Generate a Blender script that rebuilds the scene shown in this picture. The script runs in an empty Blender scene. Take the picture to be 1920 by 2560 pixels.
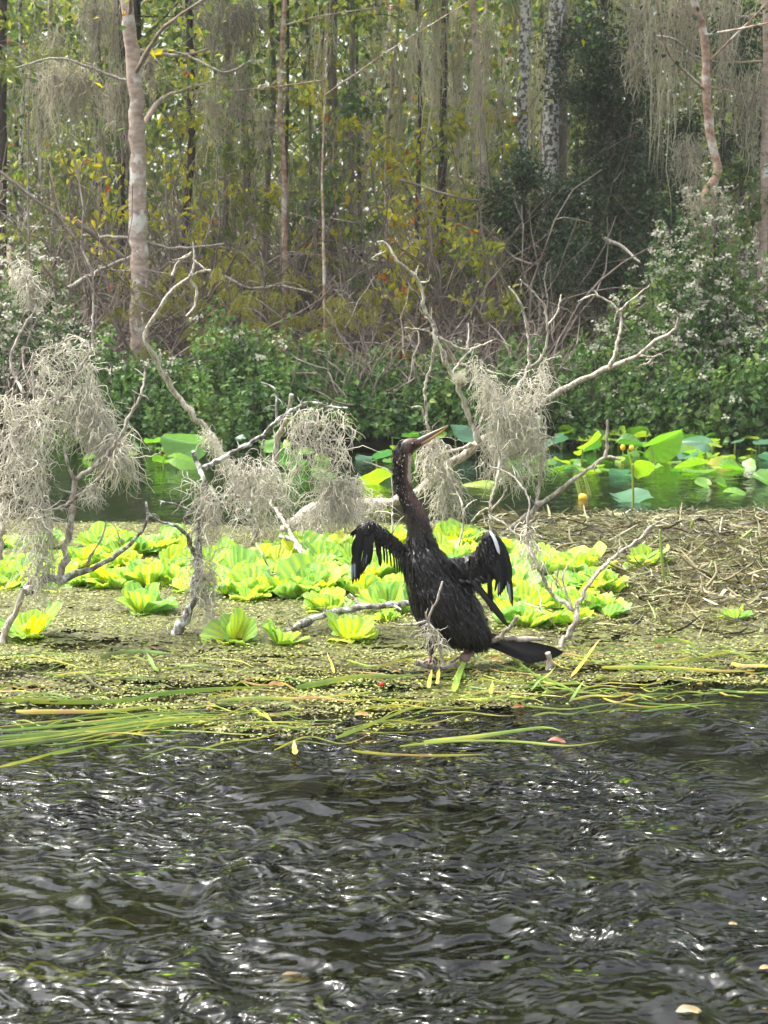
import bpy, math, random
import numpy as np
from mathutils import Vector

rng = np.random.default_rng(11)
random.seed(5)
scene = bpy.context.scene
COL = scene.collection

# ------------------------------------------------------------------ camera
FPX = 3700.0                 # focal length in photo pixels (1920x2560 frame)
CAM_H = 0.94
PITCH = math.atan((1280 - 850) / FPX)
cam = bpy.data.cameras.new('camera')
cam.sensor_fit = 'VERTICAL'
cam.sensor_height = 36.0
cam.lens = 36.0 * FPX / 2560.0
cam.clip_start = 0.05
cam.clip_end = 2000
cam.dof.use_dof = True
cam.dof.focus_distance = 4.35
cam.dof.aperture_fstop = 12.0
camo = bpy.data.objects.new('camera', cam)
camo.location = (0, 0, CAM_H)
camo.rotation_euler = (math.pi / 2 - PITCH, 0, 0)
COL.objects.link(camo)
scene.camera = camo

# ------------------------------------------------------------------ light
SUN_EL, SUN_AZ = 62.0, -70.0      # azimuth measured from +Y, negative = to the left
world = bpy.data.worlds.new('World')
scene.world = world
world.use_nodes = True
wn = world.node_tree
wn.nodes.clear()
wo = wn.nodes.new('ShaderNodeOutputWorld')
bg = wn.nodes.new('ShaderNodeBackground')
sky = wn.nodes.new('ShaderNodeTexSky')
sky.sky_type = 'NISHITA'
sky.sun_disc = False
sky.sun_elevation = math.radians(SUN_EL)
sky.sun_rotation = math.radians(SUN_AZ)
sky.air_density = 1.3
sky.dust_density = 8.0
sky.ozone_density = 0.6
hs = wn.nodes.new('ShaderNodeHueSaturation')
hs.inputs['Saturation'].default_value = 0.3
wn.links.new(sky.outputs[0], hs.inputs['Color'])
wn.links.new(hs.outputs[0], bg.inputs['Color'])
bg.inputs['Strength'].default_value = 0.15
wn.links.new(bg.outputs[0], wo.inputs[0])

sun = bpy.data.lights.new('sun', 'SUN')
sun.energy = 1.5
sun.angle = math.radians(14)
sun.color = (1.0, 0.95, 0.86)
suno = bpy.data.objects.new('sun', sun)
az, el = math.radians(SUN_AZ), math.radians(SUN_EL)
sd = Vector((math.sin(az) * math.cos(el), math.cos(az) * math.cos(el), math.sin(el)))
suno.rotation_euler = (-sd).to_track_quat('-Z', 'Y').to_euler()
COL.objects.link(suno)

vs = scene.view_settings
vs.view_transform = 'Standard'
vs.look = 'None'
vs.gamma = 1
vs.exposure = 1.92
cy = scene.cycles
cy.max_bounces = 6
cy.diffuse_bounces = 3
cy.glossy_bounces = 3
cy.transmission_bounces = 3
cy.transparent_max_bounces = 6
cy.caustics_reflective = False
cy.caustics_refractive = False
cy.sample_clamp_indirect = 4.0

# ------------------------------------------------------------------ photo pixel -> place
cp, sp = math.cos(PITCH), math.sin(PITCH)
def ray(px, py):
    a = (px - 960.0) / FPX
    b = -(py - 1280.0) / FPX
    return np.array([a, cp + b * sp, -sp + b * cp])
def g(px, py, z=0.0):
    d = ray(px, py)
    return np.array([0, 0, CAM_H]) + d * ((z - CAM_H) / d[2])
def at(px, py, Y):
    d = ray(px, py)
    return np.array([0, 0, CAM_H]) + d * (Y / d[1])
def proj(P):
    P = np.asarray(P, float)
    y = P[..., 1]; z = P[..., 2] - CAM_H
    f = y * cp - z * sp
    u = y * sp + z * cp
    return 960 + FPX * P[..., 0] / f, 1280 - FPX * u / f
def px2m(Y):
    return Y / FPX

# ------------------------------------------------------------------ geometry helpers
def nrm(v):
    v = np.asarray(v, float)
    return v / np.maximum(np.linalg.norm(v, axis=-1, keepdims=True), 1e-9)

def waves2(x, y, seed, scale, n=9):
    r = np.random.default_rng(seed)
    out = 0
    for i in range(n):
        a = r.uniform(0, 2 * math.pi); k = r.uniform(.5, 1.6) * 2 * math.pi / scale
        out = out + np.sin(k * (math.cos(a) * x + math.sin(a) * y) + r.uniform(0, 6.28))
    return out / math.sqrt(n / 2)

class MB:
    def __init__(s):
        s.v = []; s.t = []; s.q3 = []; s.q4 = []; s.n = 0
    def add(s, V, F, tint=0.5):
        V = np.asarray(V, float).reshape(-1, 3); F = np.asarray(F, int)
        s.v.append(V)
        s.t.append(np.broadcast_to(np.asarray(tint, float), (len(V),)))
        (s.q3 if F.shape[1] == 3 else s.q4).append(F + s.n)
        s.n += len(V)
        return s
    def mesh(s, name, mat, smooth=True):
        V = np.concatenate(s.v); T = np.concatenate(s.t)
        me = bpy.data.meshes.new(name)
        loops = []; starts = []; tot = 0
        for arr, k in ((s.q3, 3), (s.q4, 4)):
            if arr:
                A = np.concatenate(arr)
                loops.append(A.ravel()); starts.append(tot + np.arange(len(A)) * k)
                tot += A.size
        L = np.concatenate(loops); S = np.concatenate(starts)
        me.vertices.add(len(V)); me.vertices.foreach_set('co', V.ravel().astype(np.float32))
        me.loops.add(len(L)); me.loops.foreach_set('vertex_index', L.astype(np.int32))
        me.polygons.add(len(S)); me.polygons.foreach_set('loop_start', S.astype(np.int32))
        me.update(calc_edges=True)
        me.polygons.foreach_set('use_smooth', np.full(len(S), smooth, dtype=bool))
        a = me.attributes.new('tint', 'FLOAT', 'POINT')
        a.data.foreach_set('value', T.astype(np.float32))
        if mat: me.materials.append(mat)
        return me
    def build(s, name, mat, parent=None, smooth=True):
        return link(name, s.mesh(name, mat, smooth), parent)

def link(name, me, parent=None):
    o = bpy.data.objects.new(name, me)
    COL.objects.link(o)
    if parent is not None: o.parent = parent
    return o
def empty(name, loc=(0, 0, 0)):
    o = bpy.data.objects.new(name, None)
    o.empty_display_size = .05
    o.location = loc
    COL.objects.link(o)
    return o
def tag(o, label=None, cat=None, group=None, kind=None):
    if label: o['label'] = label
    if cat: o['category'] = cat
    if group: o['group'] = group
    if kind: o['kind'] = kind
    return o

def tubes(P, Rr, sides=3):
    """P (S,n,3) paths, Rr (S,n) radii -> verts, quads"""
    P = np.asarray(P, float); Rr = np.asarray(Rr, float)
    S, n, _ = P.shape
    T = np.empty_like(P)
    T[:, 1:-1] = P[:, 2:] - P[:, :-2]; T[:, 0] = P[:, 1] - P[:, 0]; T[:, -1] = P[:, -1] - P[:, -2]
    T = nrm(T)
    ref = np.where(np.abs(T[:, :1, 2]) > .8, 1.0, 0.0)[..., 0]
    r0 = np.zeros((S, 3)); r0[:, 0] = ref; r0[:, 2] = 1 - ref
    N = np.empty_like(P)
    N[:, 0] = nrm(np.cross(T[:, 0], r0))
    for i in range(1, n):
        N[:, i] = nrm(N[:, i - 1] - (N[:, i - 1] * T[:, i]).sum(-1, keepdims=True) * T[:, i])
    Bn = np.cross(T, N)
    a = np.arange(sides) * 2 * math.pi / sides
    V = P[:, :, None, :] + Rr[:, :, None, None] * (np.cos(a)[None, None, :, None] * N[:, :, None, :] + np.sin(a)[None, None, :, None] * Bn[:, :, None, :])
    s_, i_, k_ = np.meshgrid(np.arange(S), np.arange(n - 1), np.arange(sides), indexing='ij')
    b = s_ * n * sides
    k2 = (k_ + 1) % sides
    F = np.stack([b + i_ * sides + k_, b + i_ * sides + k2, b + (i_ + 1) * sides + k2, b + (i_ + 1) * sides + k_], -1).reshape(-1, 4)
    return V.reshape(-1, 3), F

def ribbons(P, W, side=None, cup=0.0):
    """P (S,n,3), W (S,n) half widths; 3 verts across"""
    P = np.asarray(P, float); W = np.asarray(W, float)
    S, n, _ = P.shape
    T = np.gradient(P, axis=1); T = nrm(T)
    if side is None:
        side = nrm(rng.normal(size=(S, 1, 3)))
    side = np.broadcast_to(side, P.shape)
    sd_ = nrm(side - (side * T).sum(-1, keepdims=True) * T)
    up = np.cross(T, sd_)
    V = np.stack([P - sd_ * W[..., None], P + up * (W * cup)[..., None], P + sd_ * W[..., None]], 2)
    s_, i_, k_ = np.meshgrid(np.arange(S), np.arange(n - 1), np.arange(2), indexing='ij')
    b = s_ * n * 3 + i_ * 3 + k_
    F = np.stack([b, b + 1, b + 4, b + 3], -1).reshape(-1, 4)
    return V.reshape(-1, 3), F

LEAF2 = (np.array([[0, 0, 0], [.42, -.5, .07], [1, 0, -.08], [.42, .5, .07]]), np.array([[0, 1, 2, 3]]))
LEAF4 = (np.array([[0, 0, 0], [.22, -.46, .05], [.62, -.38, .06], [1, 0, -.12], [.62, .38, .06], [.22, .46, .05]]), np.array([[0, 1, 2, 3], [0, 3, 4, 5]]))
def leaves(pos, d, n, L, W, tpl=LEAF2):
    tv, tf = tpl
    d = nrm(d); n = nrm(n - (n * d).sum(-1, keepdims=True) * d); s = np.cross(n, d)
    L = np.asarray(L)[:, None, None]; W = np.asarray(W)[:, None, None]
    V = pos[:, None, :] + tv[None, :, :1] * L * d[:, None, :] + tv[None, :, 1:2] * W * s[:, None, :] + tv[None, :, 2:] * L * n[:, None, :]
    F = tf[None] + (np.arange(len(pos)) * len(tv))[:, None, None]
    return V.reshape(-1, 3), F.reshape(-1, tf.shape[1])

def catmull(P, m):
    P = np.asarray(P, float)
    n = len(P)
    E = np.vstack([2 * P[0] - P[1], P, 2 * P[-1] - P[-2]])
    seg = np.linalg.norm(np.diff(P, axis=0), axis=1)
    cum = np.concatenate([[0], np.cumsum(seg)])
    t = np.linspace(0, cum[-1], m)
    i = np.clip(np.searchsorted(cum, t, side='right') - 1, 0, n - 2)
    u = ((t - cum[i]) / np.maximum(seg[i], 1e-9))[:, None]
    p0, p1, p2, p3 = E[i], E[i + 1], E[i + 2], E[i + 3]
    return .5 * (2 * p1 + (p2 - p0) * u + (2 * p0 - 5 * p1 + 4 * p2 - p3) * u ** 2 + (3 * p1 - p0 - 3 * p2 + p3) * u ** 3)

def limb(P, r0, r1, sides=7, step=None, knob=.12, kink=.15):
    """one tapered woody limb"""
    P = np.asarray(P, float)
    Ltot = np.linalg.norm(np.diff(P, axis=0), axis=1).sum()
    step = step or max(r0 * 1.6, .012)
    m = int(np.clip(Ltot / step, 4, 60))
    Q = catmull(P, m)
    t = np.linspace(0, 1, m)
    rr = (r0 + (r1 - r0) * t) * (1 + knob * rng.normal(size=m).clip(-1.5, 2))
    Q[1:-1] += rng.normal(size=(m - 2, 3)) * (rr[1:-1] * kink)[:, None]
    V, F = tubes(Q[None], rr[None], sides)
    # cap the free end
    c = Q[-1] + (Q[-1] - Q[-2]) * .15
    base = (m - 1) * sides
    V = np.vstack([V, c[None]])
    cap = [[base + k, base + (k + 1) % sides, len(V) - 1] for k in range(sides)]
    return V, F, np.array(cap), Q, rr

# ------------------------------------------------------------------ materials
def newmat(name):
    m = bpy.data.materials.new(name); m.use_nodes = True
    nt = m.node_tree; nt.nodes.clear()
    out = nt.nodes.new('ShaderNodeOutputMaterial')
    return m, nt, out
def nd(nt, typ, **kw):
    n = nt.nodes.new(typ)
    for k, v in kw.items(): setattr(n, k, v)
    return n
def ramp(nt, stops, interp='LINEAR'):
    r = nt.nodes.new('ShaderNodeValToRGB')
    e = r.color_ramp.elements
    r.color_ramp.interpolation = interp
    while len(e) < len(stops): e.new(.5)
    for el_, (p, c) in zip(e, stops):
        el_.position = p; el_.color = (*c, 1)
    return r
def tintnode(nt):
    a = nt.nodes.new('ShaderNodeAttribute'); a.attribute_name = 'tint'
    return a.outputs['Fac']

def leafmat(name, stops, trans=.4, rough=.45, spec=.5, noise_scale=60, noise_amt=.25, boost=1.35, objvar=0.0, spots=None):
    m, nt, out = newmat(name)
    p = nd(nt, 'ShaderNodeBsdfPrincipled'); p.inputs['Roughness'].default_value = rough
    p.inputs['Specular IOR Level'].default_value = spec
    tr = nd(nt, 'ShaderNodeBsdfTranslucent'); mx = nd(nt, 'ShaderNodeMixShader')
    mx.inputs[0].default_value = trans
    r = ramp(nt, stops)
    fac = tintnode(nt)
    if objvar:
        oi = nd(nt, 'ShaderNodeObjectInfo')
        ma = nd(nt, 'ShaderNodeMath', operation='MULTIPLY_ADD'); ma.inputs[1].default_value = objvar; ma.inputs[2].default_value = -objvar / 2
        nt.links.new(oi.outputs['Random'], ma.inputs[0])
        ad = nd(nt, 'ShaderNodeMath', operation='ADD'); nt.links.new(fac, ad.inputs[0]); nt.links.new(ma.outputs[0], ad.inputs[1]); fac = ad.outputs[0]
    no = nd(nt, 'ShaderNodeTexNoise'); no.inputs['Scale'].default_value = noise_scale; no.inputs['Detail'].default_value = 3
    tc = nd(nt, 'ShaderNodeTexCoord'); nt.links.new(tc.outputs['Object'], no.inputs['Vector'])
    ma2 = nd(nt, 'ShaderNodeMath', operation='MULTIPLY_ADD'); ma2.inputs[1].default_value = noise_amt; ma2.inputs[2].default_value = -noise_amt / 2
    nt.links.new(no.outputs['Fac'], ma2.inputs[0])
    ad2 = nd(nt, 'ShaderNodeMath', operation='ADD'); nt.links.new(fac, ad2.inputs[0]); nt.links.new(ma2.outputs[0], ad2.inputs[1])
    nt.links.new(ad2.outputs[0], r.inputs[0])
    colr = r.outputs[0]
    if spots:
        sn_ = nd(nt, 'ShaderNodeTexNoise'); sn_.inputs['Scale'].default_value = spots; sn_.inputs['Detail'].default_value = 4; sn_.inputs['Roughness'].default_value = .7
        oi2 = nd(nt, 'ShaderNodeObjectInfo'); va = nd(nt, 'ShaderNodeVectorMath', operation='ADD')
        nt.links.new(tc.outputs['Object'], va.inputs[0]); nt.links.new(oi2.outputs['Location'], va.inputs[1]); nt.links.new(va.outputs[0], sn_.inputs['Vector'])
        sr = ramp(nt, [(.62, (0, 0, 0)), (.72, (1, 1, 1))]); nt.links.new(sn_.outputs['Fac'], sr.inputs[0])
        smx = nd(nt, 'ShaderNodeMixRGB'); nt.links.new(sr.outputs[0], smx.inputs[0]); nt.links.new(colr, smx.inputs[1]); smx.inputs[2].default_value = (.16, .13, .04, 1)
        colr = smx.outputs[0]
    nt.links.new(colr, p.inputs['Base Color'])
    hv = nd(nt, 'ShaderNodeHueSaturation'); hv.inputs['Value'].default_value = boost; hv.inputs['Saturation'].default_value = 1.1
    nt.links.new(colr, hv.inputs['Color']); nt.links.new(hv.outputs[0], tr.inputs['Color'])
    nt.links.new(p.outputs[0], mx.inputs[1]); nt.links.new(tr.outputs[0], mx.inputs[2]); nt.links.new(mx.outputs[0], out.inputs[0])
    return m

def barkmat(name, stops, patch=None, patch_amt=(.52, .6), scale=30, stretch=(1, 1, .3), rough=.85, bump=.6, patch_scale=14):
    m, nt, out = newmat(name)
    p = nd(nt, 'ShaderNodeBsdfPrincipled'); p.inputs['Roughness'].default_value = rough; p.inputs['Specular IOR Level'].default_value = .25
    geo = nd(nt, 'ShaderNodeNewGeometry')
    mp = nd(nt, 'ShaderNodeMapping'); mp.inputs['Scale'].default_value = stretch
    nt.links.new(geo.outputs['Position'], mp.inputs['Vector'])
    n1 = nd(nt, 'ShaderNodeTexNoise'); n1.inputs['Scale'].default_value = scale; n1.inputs['Detail'].default_value = 6; n1.inputs['Roughness'].default_value = .65
    nt.links.new(mp.outputs[0], n1.inputs['Vector'])
    r = ramp(nt, stops); nt.links.new(n1.outputs['Fac'], r.inputs[0])
    colr = r.outputs[0]
    if patch:
        n2 = nd(nt, 'ShaderNodeTexNoise'); n2.inputs['Scale'].default_value = patch_scale; n2.inputs['Detail'].default_value = 5; n2.inputs['Roughness'].default_value = .6
        nt.links.new(geo.outputs['Position'], n2.inputs['Vector'])
        rr = ramp(nt, [(patch_amt[0], (0, 0, 0)), (patch_amt[1], (1, 1, 1))]); nt.links.new(n2.outputs['Fac'], rr.inputs[0])
        mx = nd(nt, 'ShaderNodeMixRGB'); nt.links.new(rr.outputs[0], mx.inputs[0]); nt.links.new(colr, mx.inputs[1]); mx.inputs[2].default_value = (*patch, 1)
        colr = mx.outputs[0]
    nt.links.new(colr, p.inputs['Base Color'])
    b = nd(nt, 'ShaderNodeBump'); b.inputs['Strength'].default_value = bump; b.inputs['Distance'].default_value = .01
    nt.links.new(n1.outputs['Fac'], b.inputs['Height']); nt.links.new(b.outputs[0], p.inputs['Normal'])
    nt.links.new(p.outputs[0], out.inputs[0])
    return m

def simplemat(name, stops, rough=.6, spec=.4, scale=40, use_tint=True):
    m, nt, out = newmat(name)
    p = nd(nt, 'ShaderNodeBsdfPrincipled'); p.inputs['Roughness'].default_value = rough; p.inputs['Specular IOR Level'].default_value = spec
    r = ramp(nt, stops)
    if use_tint: nt.links.new(tintnode(nt), r.inputs[0])
    else:
        n1 = nd(nt, 'ShaderNodeTexNoise'); n1.inputs['Scale'].default_value = scale; n1.inputs['Detail'].default_value = 5
        geo = nd(nt, 'ShaderNodeNewGeometry'); nt.links.new(geo.outputs['Position'], n1.inputs['Vector']); nt.links.new(n1.outputs['Fac'], r.inputs[0])
    nt.links.new(r.outputs[0], p.inputs['Base Color']); nt.links.new(p.outputs[0], out.inputs[0])
    return m

def watermat():
    m, nt, out = newmat('river_water')
    tr = nd(nt, 'ShaderNodeBsdfTransparent'); tr.inputs[0].default_value = (.38, .40, .28, 1)
    gl = nd(nt, 'ShaderNodeBsdfGlossy'); gl.inputs['Roughness'].default_value = .025; gl.inputs['Color'].default_value = (.96, .98, 1, 1)
    fr = nd(nt, 'ShaderNodeFresnel'); fr.inputs['IOR'].default_value = 1.34
    mx = nd(nt, 'ShaderNodeMixShader')
    geo = nd(nt, 'ShaderNodeNewGeometry')
    mp = nd(nt, 'ShaderNodeMapping'); mp.inputs['Scale'].default_value = (.85, 1.15, 1)
    nt.links.new(geo.outputs['Position'], mp.inputs['Vector'])
    n1 = nd(nt, 'ShaderNodeTexNoise'); n1.inputs['Scale'].default_value = 9.5; n1.inputs['Detail'].default_value = .8; n1.inputs['Distortion'].default_value = 3.2
    n2 = nd(nt, 'ShaderNodeTexNoise'); n2.inputs['Scale'].default_value = 25; n2.inputs['Detail'].default_value = .6; n2.inputs['Distortion'].default_value = 1.4
    nt.links.new(mp.outputs[0], n1.inputs['Vector']); nt.links.new(mp.outputs[0], n2.inputs['Vector'])
    sm_ = nd(nt, 'ShaderNodeMath', operation='MULTIPLY_ADD'); sm_.inputs[1].default_value = .24
    nt.links.new(n2.outputs['Fac'], sm_.inputs[0]); nt.links.new(n1.outputs['Fac'], sm_.inputs[2])
    sx = nd(nt, 'ShaderNodeSeparateXYZ'); nt.links.new(geo.outputs['Position'], sx.inputs[0])
    mr = nd(nt, 'ShaderNodeMapRange'); mr.inputs['From Min'].default_value = 3.2; mr.inputs['From Max'].default_value = 4.5; mr.inputs['To Min'].default_value = 1.0; mr.inputs['To Max'].default_value = .16
    nt.links.new(sx.outputs['Y'], mr.inputs['Value'])
    b = nd(nt, 'ShaderNodeBump'); b.inputs['Distance'].default_value = .028
    n3 = nd(nt, 'ShaderNodeTexNoise'); n3.inputs['Scale'].default_value = 1.9; n3.inputs['Detail'].default_value = 2
    nt.links.new(geo.outputs['Position'], n3.inputs['Vector'])
    mr3 = nd(nt, 'ShaderNodeMapRange'); mr3.inputs['From Min'].default_value = .35; mr3.inputs['From Max'].default_value = .65; mr3.inputs['To Min'].default_value = .14; mr3.inputs['To Max'].default_value = 1.35
    nt.links.new(n3.outputs['Fac'], mr3.inputs['Value'])
    mm = nd(nt, 'ShaderNodeMath', operation='MULTIPLY'); nt.links.new(mr.outputs[0], mm.inputs[0]); nt.links.new(mr3.outputs[0], mm.inputs[1])
    nt.links.new(mm.outputs[0], b.inputs['Strength']); nt.links.new(sm_.outputs[0], b.inputs['Height'])
    nt.links.new(b.outputs[0], gl.inputs['Normal']); nt.links.new(b.outputs[0], fr.inputs['Normal'])
    nt.links.new(fr.outputs[0], mx.inputs[0]); nt.links.new(tr.outputs[0], mx.inputs[1]); nt.links.new(gl.outputs[0], mx.inputs[2])
    nt.links.new(mx.outputs[0], out.inputs[0])
    return m

M = {}
M['water'] = watermat()
M['ground'] = simplemat('river_bed_and_bank_soil', [(.3, (.008, .0075, .004)), (.5, (.018, .017, .009)), (.7, (.035, .03, .018))], rough=.95, spec=.1, scale=7, use_tint=False)
M['duckweed'] = leafmat('duckweed_frond', [(0, (.05, .035, .015)), (.25, (.09, .08, .02)), (.5, (.19, .20, .04)), (.75, (.27, .31, .055)), (1, (.46, .46, .18))], trans=.15, rough=.5, noise_amt=.1)
M['matsheet'] = simplemat('floating_mat', [(.28, (.012, .010, .005)), (.44, (.045, .038, .014)), (.56, (.085, .098, .024)), (.7, (.16, .185, .04)), (.85, (.3, .28, .09))], rough=.6, spec=.3, scale=75, use_tint=False)
M['lettuce'] = leafmat('water_lettuce_leaf', [(0, (.11, .27, .08)), (.3, (.24, .43, .12)), (.55, (.40, .54, .085)), (.8, (.56, .57, .04)), (1, (.6, .42, .05))], trans=.42, rough=.55, spec=.35, noise_scale=4, noise_amt=.3, boost=1.4, objvar=.16, spots=9)
M['pad'] = leafmat('lily_pad', [(0, (.10, .22, .14)), (.3, (.06, .19, .035)), (.6, (.16, .34, .04)), (.85, (.34, .45, .05)), (1, (.5, .38, .06))], trans=.42, rough=.32, spec=.6, noise_scale=9, noise_amt=.22, boost=1.4, objvar=.2, spots=6)
M['stalk'] = simplemat('pad_stalk', [(0, (.10, .2, .03)), (1, (.3, .34, .08))], rough=.4)
M['vine'] = leafmat('vine_leaf', [(0, (.018, .04, .014)), (.35, (.058, .125, .032)), (.7, (.13, .225, .055)), (1, (.28, .35, .09))], trans=.38, rough=.55, spec=.3, noise_amt=.1)
M['bloom'] = leafmat('white_bloom', [(0, (.30, .30, .22)), (1, (.56, .55, .45))], trans=.3, rough=.8, noise_amt=.1, boost=1.0)
M['broad'] = leafmat('broad_leaf', [(0, (.035, .075, .025)), (.4, (.09, .145, .04)), (.7, (.22, .26, .05)), (.93, (.50, .44, .04)), (.985, (.48, .38, .04)), (1, (.35, .08, .02))], trans=.5, rough=.4, noise_amt=.08, boost=1.5)
M['dark'] = leafmat('dark_evergreen_leaf', [(0, (.014, .034, .014)), (.6, (.035, .075, .028)), (1, (.10, .14, .04))], trans=.25, rough=.45, noise_amt=.1)
M['feather_leaf'] = leafmat('cypress_leaf', [(0, (.08, .12, .03)), (.5, (.20, .22, .045)), (1, (.34, .30, .06))], trans=.45, rough=.55, noise_amt=.1, boost=1.4)
M['far'] = leafmat('far_leaf', [(0, (.06, .085, .035)), (.5, (.16, .20, .06)), (1, (.36, .37, .10))], trans=.55, rough=.6, noise_amt=.05, boost=1.6)
M['moss'] = leafmat('spanish_moss', [(0, (.30, .28, .23)), (.5, (.60, .575, .49)), (1, (.72, .70, .54))], trans=.25, rough=.9, spec=.1, noise_amt=.2, boost=1.1)
M['moss_far'] = leafmat('hanging_moss', [(0, (.15, .14, .115)), (.5, (.36, .335, .27)), (1, (.56, .53, .38))], trans=.4, rough=.95, spec=.05, noise_amt=.2, boost=1.2)
M['snag'] = barkmat('weathered_branch_bark', [(.30, (.08, .066, .052)), (.45, (.29, .25, .205)), (.57, (.43, .395, .34)), (.72, (.56, .53, .47))], patch=(.55, .57, .47), patch_amt=(.60, .66), scale=75, patch_scale=26, bump=1.0)
M['lichen_snag'] = barkmat('lichen_covered_bark', [(.3, (.045, .04, .036)), (.5, (.16, .15, .13)), (.7, (.34, .33, .30))], patch=(.56, .58, .53), patch_amt=(.50, .58), scale=70, patch_scale=38)
M['pinkbark'] = barkmat('smooth_pinkish_bark', [(.3, (.20, .15, .12)), (.5, (.40, .31, .25)), (.7, (.52, .43, .36))], patch=(.62, .60, .55), patch_amt=(.55, .62), scale=9, patch_scale=5, bump=.3, stretch=(1, 1, 2.2))
M['redbark'] = barkmat('reddish_bark', [(.3, (.15, .09, .06)), (.5, (.36, .24, .175)), (.7, (.52, .40, .31))], patch=(.56, .52, .46), patch_amt=(.52, .62), scale=14, patch_scale=8, bump=.3, stretch=(1, 1, 1.5))
M['spotbark'] = barkmat('white_lichen_spotted_bark', [(.3, (.05, .042, .036)), (.55, (.15, .13, .115)), (.75, (.24, .21, .19))], patch=(.60, .60, .57), patch_amt=(.47, .53), scale=30, patch_scale=21)
M['greybark'] = barkmat('grey_bark', [(.3, (.06, .05, .042)), (.55, (.17, .145, .12)), (.75, (.30, .27, .23))], patch=(.42, .41, .37), patch_amt=(.60, .66), scale=14, patch_scale=7)
M['darkbark'] = barkmat('dark_bark', [(.3, (.02, .017, .014)), (.55, (.07, .058, .048)), (.75, (.14, .12, .10))], patch=(.3, .3, .27), patch_amt=(.64, .68), scale=14, patch_scale=9)
M['twig'] = barkmat('bare_twig_bark', [(.3, (.08, .06, .048)), (.55, (.24, .20, .17)), (.75, (.44, .39, .34))], scale=4)
M['blade'] = leafmat('eelgrass_blade', [(0, (.05, .045, .02)), (.2, (.10, .11, .03)), (.45, (.13, .24, .045)), (.7, (.26, .34, .05)), (.88, (.48, .45, .06)), (1, (.45, .29, .12))], trans=.2, rough=.3, spec=.6, noise_scale=25, noise_amt=.2)
M['debris'] = leafmat('dead_plant_litter', [(0, (.012, .010, .008)), (.22, (.06, .05, .025)), (.42, (.14, .14, .05)), (.6, (.20, .16, .08)), (.72, (.17, .22, .07)), (.86, (.30, .25, .14)), (1, (.42, .40, .28))], trans=.15, rough=.6, noise_amt=.15)
M['deadleaf'] = leafmat('fallen_leaf', [(0, (.22, .06, .03)), (.5, (.34, .17, .05)), (.8, (.36, .25, .09)), (1, (.34, .29, .20))], trans=.3, rough=.5, noise_amt=.2)
M['black'] = simplemat('black_plumage', [(0, (.004, .004, .0045)), (.25, (.016, .013, .012)), (.5, (.085, .047, .035)), (.75, (.22, .14, .105)), (1, (.55, .46, .38))], rough=.42, spec=.35)
M['quill'] = simplemat('flight_feather', [(0, (.004, .004, .005)), (.5, (.014, .014, .016)), (.8, (.34, .42, .52)), (1, (.75, .78, .82))], rough=.45, spec=.25)
M['tail'] = simplemat('tail_feather', [(0, (.003, .003, .0035)), (1, (.012, .012, .013))], rough=.7, spec=.1)
M['bill'] = simplemat('bill_horn', [(0, (.10, .095, .10)), (.5, (.25, .17, .10)), (1, (.72, .38, .09))], rough=.35)
M['skin'] = simplemat('leg_skin', [(0, (.05, .03, .022)), (1, (.26, .15, .09))], rough=.5)
M['eye'] = simplemat('eye_gloss', [(0, (.004, .004, .004)), (1, (.006, .006, .006))], rough=.08)
M['yellow'] = leafmat('yellow_flower', [(0, (.5, .33, .02)), (1, (.8, .6, .05))], trans=.25, rough=.4, noise_amt=.05)
M['red'] = simplemat('red_berry', [(0, (.6, .02, .02)), (1, (.7, .03, .03))], rough=.25)
M['weed'] = leafmat('submerged_weed', [(0, (.008, .012, .004)), (.45, (.03, .04, .008)), (.6, (.16, .19, .03)), (1, (.45, .42, .05))], trans=.2, rough=.6)

# ------------------------------------------------------------------ ground sheet (river bed rising into the bank)
def bank_z(x, Y):
    x = np.asarray(x, float); Y = np.asarray(Y, float)
    edge = 13.55 + .35 * waves2(x, 0 * x, 3, 5.0, 5)
    t = np.clip((Y - edge + .9) / 1.3, 0, 1); t = t * t * (3 - 2 * t)
    z = -.7 + t * .86 + np.clip((Y - edge - .3) / 20, 0, 1) * .35
    return z + .04 * waves2(x, Y, 4, 2.2, 6) * np.clip(t, 0, 1)
xs = np.unique(np.concatenate([np.linspace(-300, -20, 15), np.linspace(-20, 20, 121), np.linspace(20, 300, 15)]))
ys = np.unique(np.concatenate([np.linspace(-120, 10, 14), np.linspace(10, 20, 61), np.linspace(20, 50, 31), np.linspace(50, 500, 12)]))
X, Yy = np.meshgrid(xs, ys)
Z = bank_z(X, Yy)
nx, ny = len(xs), len(ys)
def gridfaces(nx, ny):
    i, j = np.meshgrid(np.arange(ny - 1), np.arange(nx - 1), indexing='ij')
    a = i * nx + j
    return np.stack([a, a + 1, a + nx + 1, a + nx], -1).reshape(-1, 4)
tag(MB().add(np.stack([X, Yy, Z], -1), gridfaces(nx, ny)).build('ground', M['ground']), 'dark soil of the river bed and wooded bank', kind='structure')

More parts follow.
